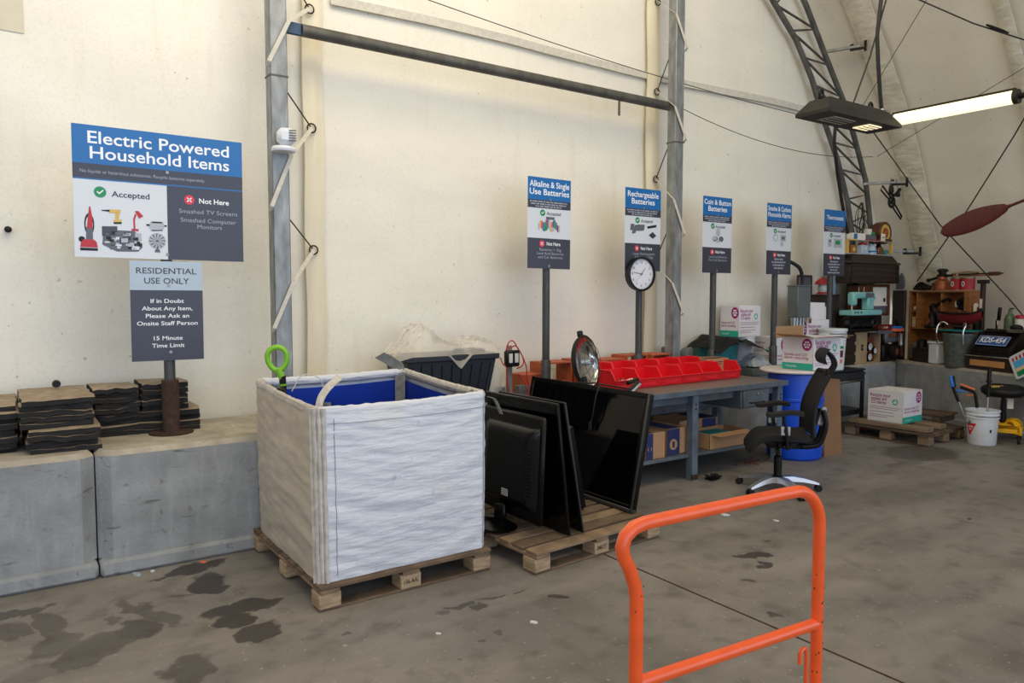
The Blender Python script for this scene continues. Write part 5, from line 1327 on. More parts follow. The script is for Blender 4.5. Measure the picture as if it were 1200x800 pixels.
# wooden box with gauges
t=thing('gauge_box','plywood box lying open with round dials inside, on the ledge beside the labelled bucket','box',(9.42,5.60,.762))
g=G('ply'); w,d,h=.66,.18,.43
g.box((w/2,d-.006,h/2),(w,.012,h)); g.box((.006,d/2,h/2),(.012,d,h)); g.box((w-.006,d/2,h/2),(.012,d,h)); g.box((w/2,d/2,.006),(w,d,.012)); g.box((w/2,d/2,h-.006),(w,d,.012)); g.box((.16,.004,h/2),(.32,.012,h),.002); g.build('box_shell',t)
g=G('iron_black'); g.box((.20,-.004,.22),(.05,.01,.08),.003); g.use('screw').box((.20,-.01,.22),(.025,.006,.04),.002); g.build('latch',t)
g=G('leather'); g.box((.50,.10,.18),(.22,.10,.34),.02); g.build('gauge_case',t)
for x,z,r in ((.44,.22,.06),(.44,.08,.058),(.57,.16,.05)):
    g=G('iron_black'); g.lathe([(.001,0),(r,0),(r,.03),(r*.85,.034),(r*.85,.028),(.001,.028)],20,T(x,.05,z)@R('X',90)); g.use('dial'); g.lathe([(.0005,.029),(r*.84,.029)],20,T(x,.05,z)@R('X',90),cap=False); g.use('black'); g.box((x,.018,z+r*.3),(.004,.002,r*.6)); g.build('dial_gauge',t)
# hidden dark crate that carries the black machine
t=thing('dark_crate','dark wooden crate under the black machine, beside the plywood gauge box','crate',(9.0,5.57,.762))
g=G('brown_dark'); g.box((.20,.055,.22),(.40,.11,.44),.006); g.build('crate_body',t)
for k in range(3): g=G('brown_dark'); g.box((.20,-.006,.08+.14*k),(.41,.014,.10),.003); g.build('crate_slat',t)
# black machine
t=thing('adding_machine','heavy black office machine under the mint sewing machine','machine',(9.06,5.48,1.205))
g=G('iron_black'); g.box((.38,.13,.02),(.74,.26,.035),.008); g.box((.36,.15,.12),(.56,.20,.18),.04); g.box((.70,.12,.11),(.10,.18,.15),.03); g.build('body',t)
g=G('dark_iron'); g.tube([(.05,.06,.20),(.72,.06,.20)],.028,12); 
for k in range(16): g.tube([(.12+.035*k,.02,.07),(.12+.035*k,.06,.11)],.008,6)
g.build('roller_and_keys',t)
g=G('iron_black'); g.tube(sm([(.66,.04,.05),(.72,-.0,.12),(.70,.02,.2)]),.012,8); g.tube(sm([(.10,.02,.05),(.2,-.02,.14),(.34,.0,.06)]),.008,8); g.build('levers',t)
# sewing machine
t=thing('sewing_machine','mint green vintage sewing machine on top of the black office machine','sewing machine',(9.12,5.46,1.425))
g=G('mint'); g.box((.36,.09,.035),(.70,.20,.07),.008); g.build('bed',t)
g=G('mint'); g.box((.52,.09,.17),(.15,.11,.21),.02); g.box((.36,.09,.265),(.50,.11,.085),.022); g.box((.15,.09,.215),(.10,.10,.17),.02); g.build('arm_and_head',t)
g=G('grey_print'); g.box((.47,.032,.265),(.20,.006,.06),.002); g.build('front_plate',t)
g=G('chrome'); g.tube([(.14,.09,.13),(.14,.09,.07)],.012,8); g.tube([(.30,.09,.31),(.30,.09,.37)],.004,6); g.tube([(.42,.09,.31),(.42,.09,.375)],.004,6); g.build('needle_and_spools',t)
g=G('mint'); g.lathe([(.001,0),(.05,0),(.055,.015),(.05,.03),(.001,.03)],20,T(.60,.09,.24)@R('Y',90)); g.build('handwheel',t)
g=G('black'); 
for x in (.06,.12,.20): g.box((x,-.012,.04),(.025,.006,.02))
g.build('switch_marks',t)
# carcass behind the sheets carrying the lantern and frame
t=thing('dark_cabinet','tall dark cabinet behind the flattened carton panel, carrying a red lantern','cabinet',(8.50,5.70,.762))
g=G('brown_dark'); g.box((.36,.11,.46),(.72,.22,.92),.006); g.build('body',t)
g=G('brown_dark'); g.box((.36,.11,.93),(.75,.24,.02),.004); g.build('top_board',t)
t=thing('lantern','small lantern with a bright red cap behind the white carton panel','lantern',(8.98,5.80,1.704))
g=G('tin_red'); g.lathe([(.07,.13),(.10,.13),(.085,.17),(.05,.20),(.02,.215),(.001,.22)],20); g.tube(arc((0,0,.2),.03,0,180,8,'xz'),.005,6); g.build('red_cap',t)
g=G('glass'); g.lathe([(.001,.03),(.05,.03),(.062,.08),(.05,.13),(.001,.13)],18); g.build('globe',t)
g=G('tin_red'); g.lathe([(.001,0),(.075,0),(.075,.012),(.05,.03),(.001,.03)],20); g.build('foot',t)
t=thing('framed_picture','dark picture frame standing behind the red lantern near the last sign post','picture frame',(8.52,5.86,1.704),0)
g=G('brown_dark')
for p,q in (((0,0,0),(.3,0,0)),((.3,0,0),(.3,0,.24)),((.3,0,.24),(0,0,.24)),((0,0,.24),(0,0,0))): g.bar(p,q,.02,.02,.003)
g.build('frame_moulding',t); g=G('grey_print'); g.box((.15,.004,.12),(.28,.006,.22)); g.build('picture',t)
# cabinet with glass door + trunk
t=thing('glass_cabinet','brown wooden display cabinet with a pale glass door, under the dark trunk','cabinet',(9.58,5.66,1.405))
g=G('brown_cab'); w,d,h=.80,.16,.44
g.box((w/2,d-.006,h/2),(w,.012,h)); g.box((.01,d/2,h/2),(.02,d,h)); g.box((w-.01,d/2,h/2),(.02,d,h)); g.box((w/2,d/2,.01),(w,d,.02)); g.box((w/2,d/2,h-.01),(w,d,.02)); g.box((.16,.006,h/2),(.30,.012,h-.02)); g.build('cabinet_body',t)
dr=G('brown_cab')
for p,q in (((.34,0,.02),(.34,0,.42)),((.77,0,.02),(.77,0,.42)),((.34,0,.03),(.77,0,.03)),((.34,0,.41),(.77,0,.41))): dr.bar(p,q,.045,.02,.003)
dr=dr.build('door',t)
g=G('paper'); g.box((.555,.012,.28),(.38,.004,.26)); g.use('grey_print').box((.555,.012,.09),(.38,.004,.10)); g.use('paper').box((.555,.0,.145),(.38,.01,.016)); g.build('pane',dr)
g=G('iron_black'); g.ball((.67,-.004,.22),(.018,.012,.03)); g.build('door_knob',dr)
t=thing('cabinet_stand','dark wooden stand carrying the glass door cabinet, behind the old machines','stand',(9.88,5.76,.762))
g=G('brown_dark'); g.box((.25,.035,.32),(.50,.07,.64),.004); g.build('stand_body',t)
t=thing('trunk','dark brown steamer trunk with a domed lid on top of the glass cabinet','trunk',(9.20,5.56,1.852))
g=G('brown_dark'); g.box((.62,.12,.13),(1.20,.23,.26),.006); 
for z in (.03,.10,.17,.235): g.box((.62,-.001,z),(1.21,.008,.02),.002)
g.build('trunk_body',t)
g=G('brown_dark'); A=T(.62,.12,.26)@R('Z',0)
g.box((.62,.12,.275),(1.27,.26,.03),.006)
vs=[(.05,.0,.29),(1.19,.0,.29),(1.19,.24,.29),(.05,.24,.29),(.14,.03,.38),(1.10,.03,.38),(1.10,.21,.38),(.14,.21,.38)]
g.add(vs,[(0,1,2,3),(4,5,6,7),(0,1,5,4),(1,2,6,5),(2,3,7,6),(3,0,4,7)]); g.build('domed_lid',t)
g=G('dark_iron')
for x in (.04,1.20): g.box((x,-.006,.13),(.03,.014,.25),.003)
g.build('corner_iron',t)
# two tier plastic shelf with trinkets
t=thing('display_rack','clear two tier rack with yellow ends on top of the dark trunk','rack',(9.25,5.62,2.240))
g=G('glass'); g.box((.60,.08,.006),(1.22,.16,.008),.001); g.build('lower_tier',t)
g=G('glass'); g.box((.62,.08,.19),(1.18,.16,.008),.001); g.build('upper_tier',t)
g=G('yellow_print'); g.box((.10,.0,.19),(.22,.01,.02)); g.box((.03,.08,.10),(.02,.14,.18)); g.box((1.10,.02,.11),(.04,.04,.17),.004); g.build('yellow_end',t)
g=G('tin_red'); g.box((.62,-.004,.197),(.42,.01,.012)); g.build('red_strip',t)
def trinket(name,label,cat,x,y,z,f,rz=0):
    t=thing(name,label,cat,(x,y,z),rz); f(t); return t
def _f(t):
    g=G('shelf_wood'); g.box((.07,.04,.055),(.14,.07,.11),.004); g.build('case',t); g=G('tube_glow' if 0 else 'yellow_print'); g.box((.07,.002,.05),(.05,.006,.05),.002); g.build('front_window',t)
trinket('ornament_box','little pale wooden ornament box at the left of the lower rack tier','ornament',9.36,5.64,2.252,_f)
def _f(t):
    g=G('sky_print' if 0 else 'sign_pale'); g.box((.08,.04,.06),(.16,.08,.12),.008); g.build('tin_body',t); g=G('tin_red'); g.box((.08,.04,.135),(.12,.07,.03),.006); g.build('tin_lid',t); g=G('dial'); g.lathe([(.001,0),(.02,0),(.001,.003)],14,T(.09,-.002,.07)@R('X',90)); g.build('round_badge',t)
trinket('tin_box','pale blue tin with a maroon lid in the middle of the lower rack tier','tin',9.62,5.64,2.252,_f)
def _f(t):
    g=G('sign_pale'); g.lathe([(.001,0),(.075,0),(.08,.02),(.06,.1),(.03,.14),(.001,.15)],20); g.build('body',t); g=G('sign_blue'); g.lathe([(.081,.025),(.083,.03),(.083,.045),(.079,.05)],20,cap=False); g.build('blue_band',t)
trinket('china_jar','small round white and blue china jar on the lower rack tier','jar',9.92,5.69,2.252,_f)
def _f(t):
    g=G('brass'); g.box((.06,.04,.05),(.12,.07,.1),.006); g.build('body',t); g=G('iron_black'); g.prism([(0,0),(.08,0),(.04,.05)],.05,T(.02,.065,.10)@R('X',90)); g.build('pointed_top',t)
trinket('mantel_ornament','small brass ornament with a dark pointed top on the lower rack tier','ornament',10.04,5.64,2.252,_f)
def _f(t):
    g=G('teal_plastic'); g.box((.03,.03,.035),(.06,.05,.07),.01); g.build('body',t); g=G('yellow_print'); g.tube([(.03,.03,.07),(.03,.03,.10)],.01,8); g.build('stopper',t)
trinket('small_bottle','small green bottle at the right end of the lower rack tier','bottle',10.22,5.65,2.252,_f)
def _f(t):
    g=G('paper'); g.box((.15,.05,.045),(.30,.1,.09),.006); g.build('carton',t); g=G('sign_blue'); g.box((.05,-.001,.045),(.08,.004,.07)); g.build('blue_print',t)
trinket('small_carton','small white and blue carton at the left of the upper rack tier','box',9.42,5.65,2.436,_f)
def _f(t):
    g=G('grey_print'); g.box((.14,.05,.04),(.28,.09,.08),.01); g.use('ok_green').box((.2,.05,.1),(.12,.08,.05),.01); g.use('paper').box((.12,.05,.12),(.1,.08,.08),.006); g.build('stacked_goods',t)
trinket('small_radio','grey and green small radio stacked with a white box on the upper rack tier','radio',9.72,5.65,2.436,_f)
def _f(t):
    A=T(.17,.06,.12)@R('X',90)
    g=G('brown_cab'); g.lathe([(.001,-.08),(.145,-.08),(.155,-.06),(.155,.05),(.145,.06),(.12,.055),(.12,.05),(.001,.05)],32,A); g.box((.17,.06,.02),(.3,.14,.04),.006); g.build('wooden_case',t)
    g=G('yellow_print'); g.lathe([(.0005,.052),(.118,.052)],30,A,cap=False); g.build('dial_plate',t)
    g=G('crate_orange'); g.lathe([(.0005,.054),(.075,.054)],24,A,cap=False)
    for k in range(6):
        g.use('leather'); a=PI*k/3; g.box((.17+.05*math.cos(a),.004,.12+.05*math.sin(a)),(.02,.004,.02))
    g.build('dial_centre',t)
trinket('round_radio','round wooden radio with an orange dial on the upper rack tier','radio',10.02,5.63,2.436,_f)
def _f(t):
    g=G('paper'); g.box((.05,.01,.05),(.10,.008,.10)); g.use('black').box((.05,.004,.05),(.06,.003,.01)); g.build('card',t)
trinket('price_card','small white card in front of the round radio','card',10.02,5.595,2.436,_f)
# tall grey-blue tube behind the sewing machine
t=thing('glass_tube','tall grey blue glass bottle behind the left of the sewing machine','bottle',(9.22,5.80,1.43))
g=G('bench_leg'); g.lathe([(.001,0),(.045,0),(.05,.02),(.05,.40),(.035,.46),(.035,.52),(.001,.52)],18); g.build('bottle_body',t)
g=G('iron_black'); g.lathe([(.001,.52),(.038,.52),(.038,.55),(.001,.55)],16); g.build('cap',t)
# engine like cluster in the corner
t=thing('old_projector','old black machine with cylinders in the corner, under a red box','machine',(10.10,5.56,.762))
g=G('iron_black'); g.box((.20,.10,.12),(.38,.18,.24),.02); g.box((.06,.08,.34),(.10,.14,.22),.02); g.build('body',t)
g=G('dark_iron'); g.lathe([(.001,0),(.08,0),(.085,.02),(.08,.06),(.05,.07),(.001,.07)],20,T(.22,.0,.14)@R('X',90)); g.use('copper').lathe([(.001,.07),(.045,.07),(.03,.075),(.001,.075)],16,T(.22,.0,.14)@R('X',90)); g.build('front_wheel',t)
g=G('grey_print'); g.box((.18,.06,.34),(.30,.14,.16),.02); g.build('upper_housing',t)
for x in (.12,.22): g=G('copper'); g.lathe([(.001,0),(.028,0),(.03,.02),(.001,.024)],16,T(x,-.012,.37)@R('X',90)); g.build('dial_knob',t)
t=thing('chrome_jug','chrome jug standing beside the upper part of the old corner machine','jug',(10.42,5.50,.985))
g=G('chrome'); g.lathe([(.001,0),(.05,0),(.052,.02),(.045,.15),(.05,.17),(.04,.175),(.001,.17)],20); g.build('jug_body',t); g=G('chrome'); g.tube(arc((.05,0,.09),.045,-80,80,8,'xz'),.006,6); g.build('handle',t)
for z,h,m,l in ((1.184,.05,'grey_print','flat grey box lying under the red box on the old machine'),(1.236,.075,'maroon','dark red game box lying on the grey box below the glass cabinet')):
    t=thing('flat_box',l,'box',(9.98,5.55,z-.03),0); g=G(m); g.box((.15,.08,h/2),(.36,.15,h),.003)
    if m=='maroon':
        for k in range(3): g.use(['ok_green','yellow_print','paper'][k]); g.box((.05+.06*k,.002,h*.5),(.035,.004,h*.35))
    g.build('box_body',t)
t=thing('flat_box','orange and blue packet lying beside the red box in the corner','box',(10.28,5.50,1.184)); g=G('tool_orange'); g.box((.12,.07,.02),(.24,.13,.04),.003); g.use('tool_blue').box((.11,.07,.055),(.2,.12,.028),.003); g.build('packet',t)
# ---------------- right wall ledge
t=sl('dark leather saddle bag hanging on a tall dark board left of the wooden shelf','board','dark_board',-.47,.16)
g=G('brown_dark'); g.box((.11,.03,.50),(.24,.04,1.0),.006); g.build('board',t)
g=G('leather'); g.prism([(0,0),(.16,0),(.13,.3),(.05,.42),(.0,.34)],.04,T(.10,-.01,.05)@R('X',90)); g.use('iron_black').prism([(0,0),(.10,0),(.06,.5),(.0,.55)],.03,T(.14,-.04,.02)@R('X',90)); g.build('hanging_strap',t)
t=sl('open wooden shelf unit with dividers on the ledge, filled with old objects','shelf','wooden_shelf',-.30,.30)
W_=1.06;Hs=.99;Ds=.19
g=G('shelf_wood')
for x in (.01,W_-.01): g.box((x,Ds/2,Hs/2),(.02,Ds,Hs),.002)
g.box((W_/2,Ds-.006,Hs/2),(W_,.010,Hs)); g.build('carcass',t)
for z in (.02,.46,Hs-.01): g=G('shelf_wood'); g.box((W_/2,Ds/2-.002,z),(W_-.04 if z<.9 else W_+.02,Ds,.022),.002); g.build('shelf_board',t)
for x in (.14,.58): g=G('shelf_wood'); g.box((x,Ds/2,.72),(.022,Ds-.01,.5),.002); g.build('divider',t)
g=G('shelf_wood'); g.box((.09,Ds/2,.70),(.1,Ds-.01,.012)); g.build('small_shelf',t)
g=G('shelf_wood'); g.box((1.03,-.005,.72),(.1,.02,.50),.003); g.build('front_stile',t)
def put(label,cat,name,s,d,z,f,rz=0,group=None):
    t=sl(label,cat,name,s,d,z,rz,group); f(t); return t
for k in range(3):
    def _f(t,k=k):
        g=G('book_multi'); g.box((.012,.05,.07),(.022,.10,.14),.001); g.build('cover',t)
    put('small pale %s book standing in the narrow left shelf bay'%['leftmost','middle','rightmost'][k],'book','old_book',-.235+.026*k,.31,1.236,_f,group='books in the shelf bay')
def _f(t): g=G('paper'); g.lathe([(.001,-.04),(.03,-.04),(.03,.04),(.001,.04)],14,T(.0,.03,.03)@R('Y',90)); g.build('roll',t)
put('white roll lying on the small upper shelf of the left bay','roll','paper_roll',-.20,.33,1.47,_f)
def _f(t):
    g=G('iron_black'); g.lathe([(.001,0),(.10,0),(.105,.02),(.06,.08),(.05,.2),(.02,.22),(.001,.22)],18); g.box((.1,0,.22),(.12,.07,.20),.03,R('Y',-20)); g.tube(sm([(.0,0,.25),(.12,-.01,.34),(.28,-.03,.40),(.34,-.04,.38)]),.022,8); g.box((.17,.0,.10),(.06,.08,.2),.02); g.build('body',t)
    g=G('copper'); g.lathe([(.001,0),(.05,0),(.05,.02),(.001,.022)],18,T(.0,-.075,.09)@R('X',90)); g.build('front_badge',t)
put('dark cast iron hand pump standing in the wide middle shelf bay','pump','hand_pump',.10,.34,1.236,_f)
def _f(t):
    g=G('iron_black'); g.box((.10,.06,.09),(.16,.12,.18),.03); g.tube([(.08,-.005,.12),(.08,-.02,.12)],.04,14); g.build('camera_body',t)
    g=G('paper'); g.box((-.0,.05,.10),(.04,.06,.08),.004); g.build('white_tag',t)
put('old black box camera in the right bay above the red boat','camera','box_camera',.50,.32,1.47,_f)
def _f(t): g=G('iron_black'); g.box((.2,.06,.11),(.36,.1,.22),.006); g.build('case',t)
put('black case lying in the right shelf bay behind the red boat','case','dark_case',.42,.35,1.236,_f)
def _f(t):
    for i,(x,m,h) in enumerate(((.0,'brass',.12),(.07,'copper',.10),(.14,'paper',.13),(.2,'maroon',.09))): g=G(m); g.lathe([(.001,0),(.028,0),(.03,.01),(.03,h*.8),(.015,h),(.001,h)],14,T(x,.0,0)); g.build('flask',t)
put('row of little brass, copper and white flasks on the black case in the right bay','flasks','flask_row',.66,.36,1.457,_f)
def _f(t):
    g=G('maroon'); 
    def hull(u,v):
        x=-.33+.70*u; b=.075*math.sin(PI*min(1,u*.92+.06))**.55; a=PI*v
        z=.16+.02*(2*u-1)**2+.05*max(0,u-.8)*3-.13*math.sin(a)*(1-.35*abs(2*u-1)**2.5)
        return (x,b*-math.cos(a),z)
    g.grid(26,10,hull,(0,0,.004)); g.build('red_hull',t,ang=60)
    g=G('iron_black'); 
    g.grid(26,2,lambda u,v:(-.335+.71*u,(v*2-1)*.082*math.sin(PI*min(1,u*.92+.06))**.55,.165+.02*(2*u-1)**2+.05*max(0,u-.8)*3),(0,0,.022)); g.build('black_deck',t)
    g=G('brown_cab'); g.box((-.05,0,.20),(.16,.06,.05),.006); g.box((.12,0,.20),(.08,.05,.04),.006); g.build('deck_house',t)
    g=G('brown_dark'); g.box((0,0,.015),(.3,.10,.03),.004); g.build('stand',t)
put('red hulled model boat with a black deck resting above the galvanized bucket','model boat','model_boat',.76,.13,1.272,_f)
def _f(t):
    g=G('galv_bucket'); g.lathe([(.001,0),(.165,0),(.17,.01),(.195,.40),(.20,.41),(.20,.43),(.195,.435),(.185,.40),(.16,.02),(.001,.015)],36,cap=False); 
    for z in (.12,.36): g.tube([( (.17+.028*z/.4)*math.cos(2*PI*i/36),(.17+.028*z/.4)*math.sin(2*PI*i/36),z) for i in range(36)],.004,6,True)
    g.build('bucket_body',t)
    g=G('teal_plastic'); g.box((0,0,.47),(.44,.30,.02),.004); g.build('green_board',t)
    g=G('chrome')
    g.build('chrome_tube',t) if 0 else None
    for s in (-1,1):
      g=G('chrome'); g.tube(sm([(s*.21-.0,-.16,.30),(s*.215,-.17,.46),(s*.215,-.13,.55),(s*.17,-.10,.575),(s*.12,-.08,.54)]),.010,8); g.build('chrome_tube',t)
    g=G('brass')
    for k in range(9):
        a=2*PI*k/9; g.lathe([(.001,0),(.018,0),(.001,.008)],10,T(-.03+.035*math.cos(a),-.175,.24+.035*math.sin(a))@R('X',84))
    g.lathe([(.001,0),(.022,0),(.001,.012)],12,T(-.03,-.175,.24)@R('X',84)); g.build('flower_ornament',t)
put('large galvanized bucket with a brass flower and chrome tubes on the ledge','bucket','galvanized_bucket',.80,.13,.762,_f)
def _f(t):
    g=G('white_plastic'); g.box((0,0,.14),(.17,.15,.28),.02); g.build('bin_body',t); g=G('white_plastic'); g.box((0,0,.29),(.19,.17,.03),.01); g.tube([(0,0,.30),(0,0,.325)],.02,10); g.build('lid',t)
put('small white pedal bin left of the galvanized bucket','bin','white_bin',.46,.10,.762,_f)
def _f(t):
    g=G('brown_dark'); g.box((.12,.06,.10),(.34,.12,.20),.01); g.build('box_body',t); g=G('iron_black'); g.lathe([(.001,0),(.07,0),(.06,.10),(.02,.12),(.001,.12)],16,T(.06,.06,.2)); g.build('grinder_top',t); g=G('bench_leg'); g.ball((.2,.06,.26),(.04,.03,.06)); g.build('blue_stone',t)
put('dark wooden coffee grinder box on the ledge beneath the shelf','grinder','coffee_grinder',.04,.12,.762,_f)
def _f(t):
    g=G('grey_print'); g.ball((0,0,.13),(.10,.03,.13)); g.build('mirror_disc',t); g=G('iron_black'); g.box((0,0,.01),(.12,.08,.02),.004); g.build('foot',t)
put('grey oval plate leaning in the lowest shelf bay','plate','oval_plate',-.07,.22,.762,_f)
# on top of the shelf
ZT=1.762
def _f(t):
    g=G('grey_print'); g.prism([(-.07,0),(.07,0),(.08,.1),(.05,.18),(0,.24),(-.05,.18),(-.08,.1)],.02,T(0,0,0)@R('X',84)); g.build('soleplate',t); g=G('iron_black'); g.box((0,.045,.09),(.05,.05,.13),.015); g.build('iron_handle',t)
put('old flat iron standing upright at the left end of the shelf top','flat iron','flat_iron',-.36,.20,ZT+.012,_f)
def _f(t):
    g=G('dark_iron')
    for i in range(9):
        x=.03*i*1.3;r=.025+.012*math.sin(i*2.1); g.ball((x,.03*math.sin(i*1.7),r),(r*1.3,r,r)); 
    g.tube(sm([(0,0,.05),(.1,.0,.11),(.22,.0,.07),(.32,0,.05)]),.012,8); g.lathe([(.001,0),(.05,0),(.03,.05),(.05,.1),(.001,.11)],14,T(.09,.02,.0)); g.build('cast_parts',t)
put('low heap of dark cast machine parts on the shelf top beside the flat iron','machine parts','cast_parts',-.26,.36,ZT,_f)
def _f(t):
    g=G('copper'); g.lathe([(.001,0),(.10,0),(.105,.02),(.095,.12),(.06,.15),(.055,.19),(.001,.19)],22); g.build('burner_tank',t)
    g=G('dark_iron'); g.lathe([(.001,.19),(.07,.19),(.075,.21),(.05,.22),(.05,.25),(.075,.26),(.06,.29),(.001,.30)],18); g.tube([(-.22,-.02,.14),(.0,-.02,.19),(.18,.0,.20)],.018,8); g.ball((.19,0,.205),.03); g.ball((-.23,-.02,.14),.028); g.tube(sm([(-.2,0,.05),(-.12,0,.1),(-.05,0,.06)]),.015,8); g.build('burner_head',t)
    g=G('brass'); g.lathe([(.001,0),(.05,0),(.055,.03),(.05,.07),(.001,.07)],16,T(-.17,.0,0)); g.build('small_cup',t)
put('old brass and iron blow torch stove on the middle of the shelf top','stove','camp_stove',.19,.40,ZT,_f)
def can(label,s,gq):
    t=sl(label,'tin can','red_tin',s,.38,ZT,0,gq)
    g=G('tin_red'); g.lathe([(.001,0),(.082,0),(.082,.15),(.001,.15)],24); g.use('dial').disc(0,.08,.028,T(0,-.083,0)@FR,12,.036); g.use('black').disc(0,.08,.012,T(0,-.084,0)@FR,10,.018); g.build('can_body',t)
    g=G('tin_top'); g.lathe([(.001,.15),(.085,.15),(.085,.17),(.078,.172),(.001,.168)],24); g.build('can_lid',t)
can('red tobacco tin with a metal rim, left one of the pair on the shelf top',.47,'red tins on the shelf')
can('red tobacco tin with a metal rim, right one of the pair on the shelf top',.645,'red tins on the shelf')
def _f(t):
    g=G('wood_raw'); g.box((.30,.02,.012),(.60,.06,.02),.006,R('Z',3)); g.use('dark_iron').box((.36,.0,.03),(.50,.04,.018),.006,R('Z',-4)); g.use('ply').tube(sm([(.0,.0,.045),(.2,.02,.06),(.42,0,.05)]),.012,8); g.use('brown_cab').prism([(0,0),(.14,0),(.22,.03),(.14,.05),(0,.05)],.02,T(.58,.0,.0)@R('X',90)); g.build('laths',t)
put('bundle of old wooden laths lying across the two red tins','laths','wood_laths',.40,.37,ZT+.178,_f)
def _f(t):
    g=G('brown_dark'); g.box((0,0,.50),(.05,.05,1.16),.006); g.box((0,0,1.1),(.16,.05,.05),.006); g.build('post',t); g=G('paper'); g.box((0,-.028,.82),(.035,.004,.12)); g.build('paper_strip',t)
put('dark wooden post with a short crossbar at the right end of the shelf','post','dark_post',.93,.33,.765,_f)
# adding machine with licence plate
t=sl('old brown cash register with a blue number plate on its sloping keyboard','cash register','cash_register',1.03,.02,.762)
g=G('brown_dark'); g.box((.31,.22,.085),(.66,.44,.17),.008); g.build('base_case',t)
dr=G('wood_raw'); dr.box((.30,-.004,.085),(.50,.012,.075),.003); dr=dr.build('drawer_front',t)
g=G('chrome'); g.box((.31,-.01,.172),(.67,.03,.016),.004); g.build('chrome_strip',t)
g=G('iron_black'); A=Matrix(((0,0,1,0),(1,0,0,0),(0,1,0,0),(0,0,0,1)))
g.prism([(.02,.18),(.44,.18),(.44,.44),(.30,.47),(.20,.44),(.10,.31),(.04,.26)],.56,T(.04,0,0)@A); g.build('machine_body',t)
g=G('dark_iron')
for sx in (.02,.58): g.prism([(.0,.18),(.44,.18),(.44,.46),(.30,.50),(.19,.47),(.08,.33),(.0,.24)],.03,T(sx,0,0)@A)
g.tube([(.06,.24,.48),(.56,.24,.48)],.03,12); g.build('side_frame',t)
g=G('dark_iron')
for k in range(15): 
    for r_ in range(2): g.tube([(.09+.034*k,.025+.02*r_,.245+.02*r_),(.09+.034*k,.005+.02*r_,.235+.03*r_)],.008,6)
g.build('key_row',t)
NPM=T(.27,.105,.365)@R('X',52)@R('Z',0)
g=G('plate_blue'); g.box((0,0,0),(.45,.145,.004),.0015,NPM); g.use('txt_white'); 
for a in ((-.218,-.066,.218,-.062),(-.218,.062,.218,.066),(-.218,-.066,-.214,.066),(.214,-.066,.218,.066)): g.rect(*a,NPM@T(0,0,.0028))
g.text('KDS-454',0,.005,.11,NPM@T(0,0,.003),.03,.36); g.build('number_plate',t)
g=G('maroon'); g.box((.16,.27,.46),(.12,.08,.04),.006); g.use('leather').box((.30,.27,.46),(.12,.08,.03),.006); g.build('leather_pieces',t)
def _f(t):
    g=G('tin_top'); g.lathe([(.001,0),(.09,0),(.13,.04),(.135,.045),(.12,.045),(.08,.012),(.001,.012)],24,cap=False); g.build('bowl',t); g=G('iron_black'); g.ball((0,0,.06),(.08,.06,.04)); g.build('dark_lump',t)
put('shallow brass bowl with a dark lump on top of the cash register','bowl','brass_bowl',1.50,.26,1.235,_f)
def _f(t): g=G('brown_dark'); g.box((.28,.05,.24),(.56,.09,.48),.006); g.build('box_body',t)
put('dark wooden box behind the cash register, carrying bottles','box','dark_box',1.02,.47,.762,_f)
def _f(t): g=G('bottle_green'); g.lathe([(.001,0),(.062,0),(.065,.02),(.065,.14),(.05,.19),(.022,.22),(.02,.27),(.001,.27)],20); g.build('bottle_body',t); g=G('iron_black'); g.tube([(.02,0,.27),(.02,0,.285)],.024,10); g.build('stopper',t)
put('dusty green glass bottle behind the cash register','bottle','glass_bottle',1.165,.52,1.245,_f)
def _f(t): g=G('paper'); g.lathe([(.001,0),(.055,0),(.058,.01),(.055,.15),(.001,.155)],20); g.build('flask_body',t); g=G('tin_red'); g.lathe([(.001,.155),(.052,.155),(.052,.19),(.04,.20),(.001,.20)],20); g.build('red_cap',t)
put('cream thermos flask with a red cap beside the green bottle','thermos','thermos_flask',1.31,.52,1.245,_f)
def _f(t): g=G('chrome'); g.box((0,0,.07),(.03,.012,.14),.003); g.build('blade',t); g=G('black'); g.box((.01,0,.22),(.045,.03,.17),.008,R('Y',6)); g.build('handle',t)
put('upright kitchen knife with a black handle left of the green bottle','knife','upright_knife',1.03,.46,1.235,_f)
def _f(t):
    g=G('brown_dark'); g.prism([(0,0),(.42,0),(.46,.95),(.40,1.24),(.28,1.27),(.18,1.2),(.08,.4)],.04,T(0,.05,0)@R('X',86)); g.build('board',t)
    g=G('paper'); g.bar((.10,-.0,.3),(.17,.0,.8),.014,.01); g.build('pale_strip',t)
put('tall dark shaped board leaning on the right wall at the right edge','board','leaning_board',1.62,.50,.762,_f)
def _f(t):
    g=G('iron_black'); g.box((.2,.1,.18),(.36,.2,.36),.03); g.lathe([(.001,0),(.09,0),(.10,.04),(.09,.1),(.001,.11)],20,T(.12,.08,.36)); g.tube(sm([(.0,.0,.3),(.1,-.03,.42),(.25,-.02,.40),(.35,0,.3)]),.02,8); g.build('body',t)
put('rounded black cast machine right of the cash register','machine','cast_machine',1.76,.10,.762,_f)
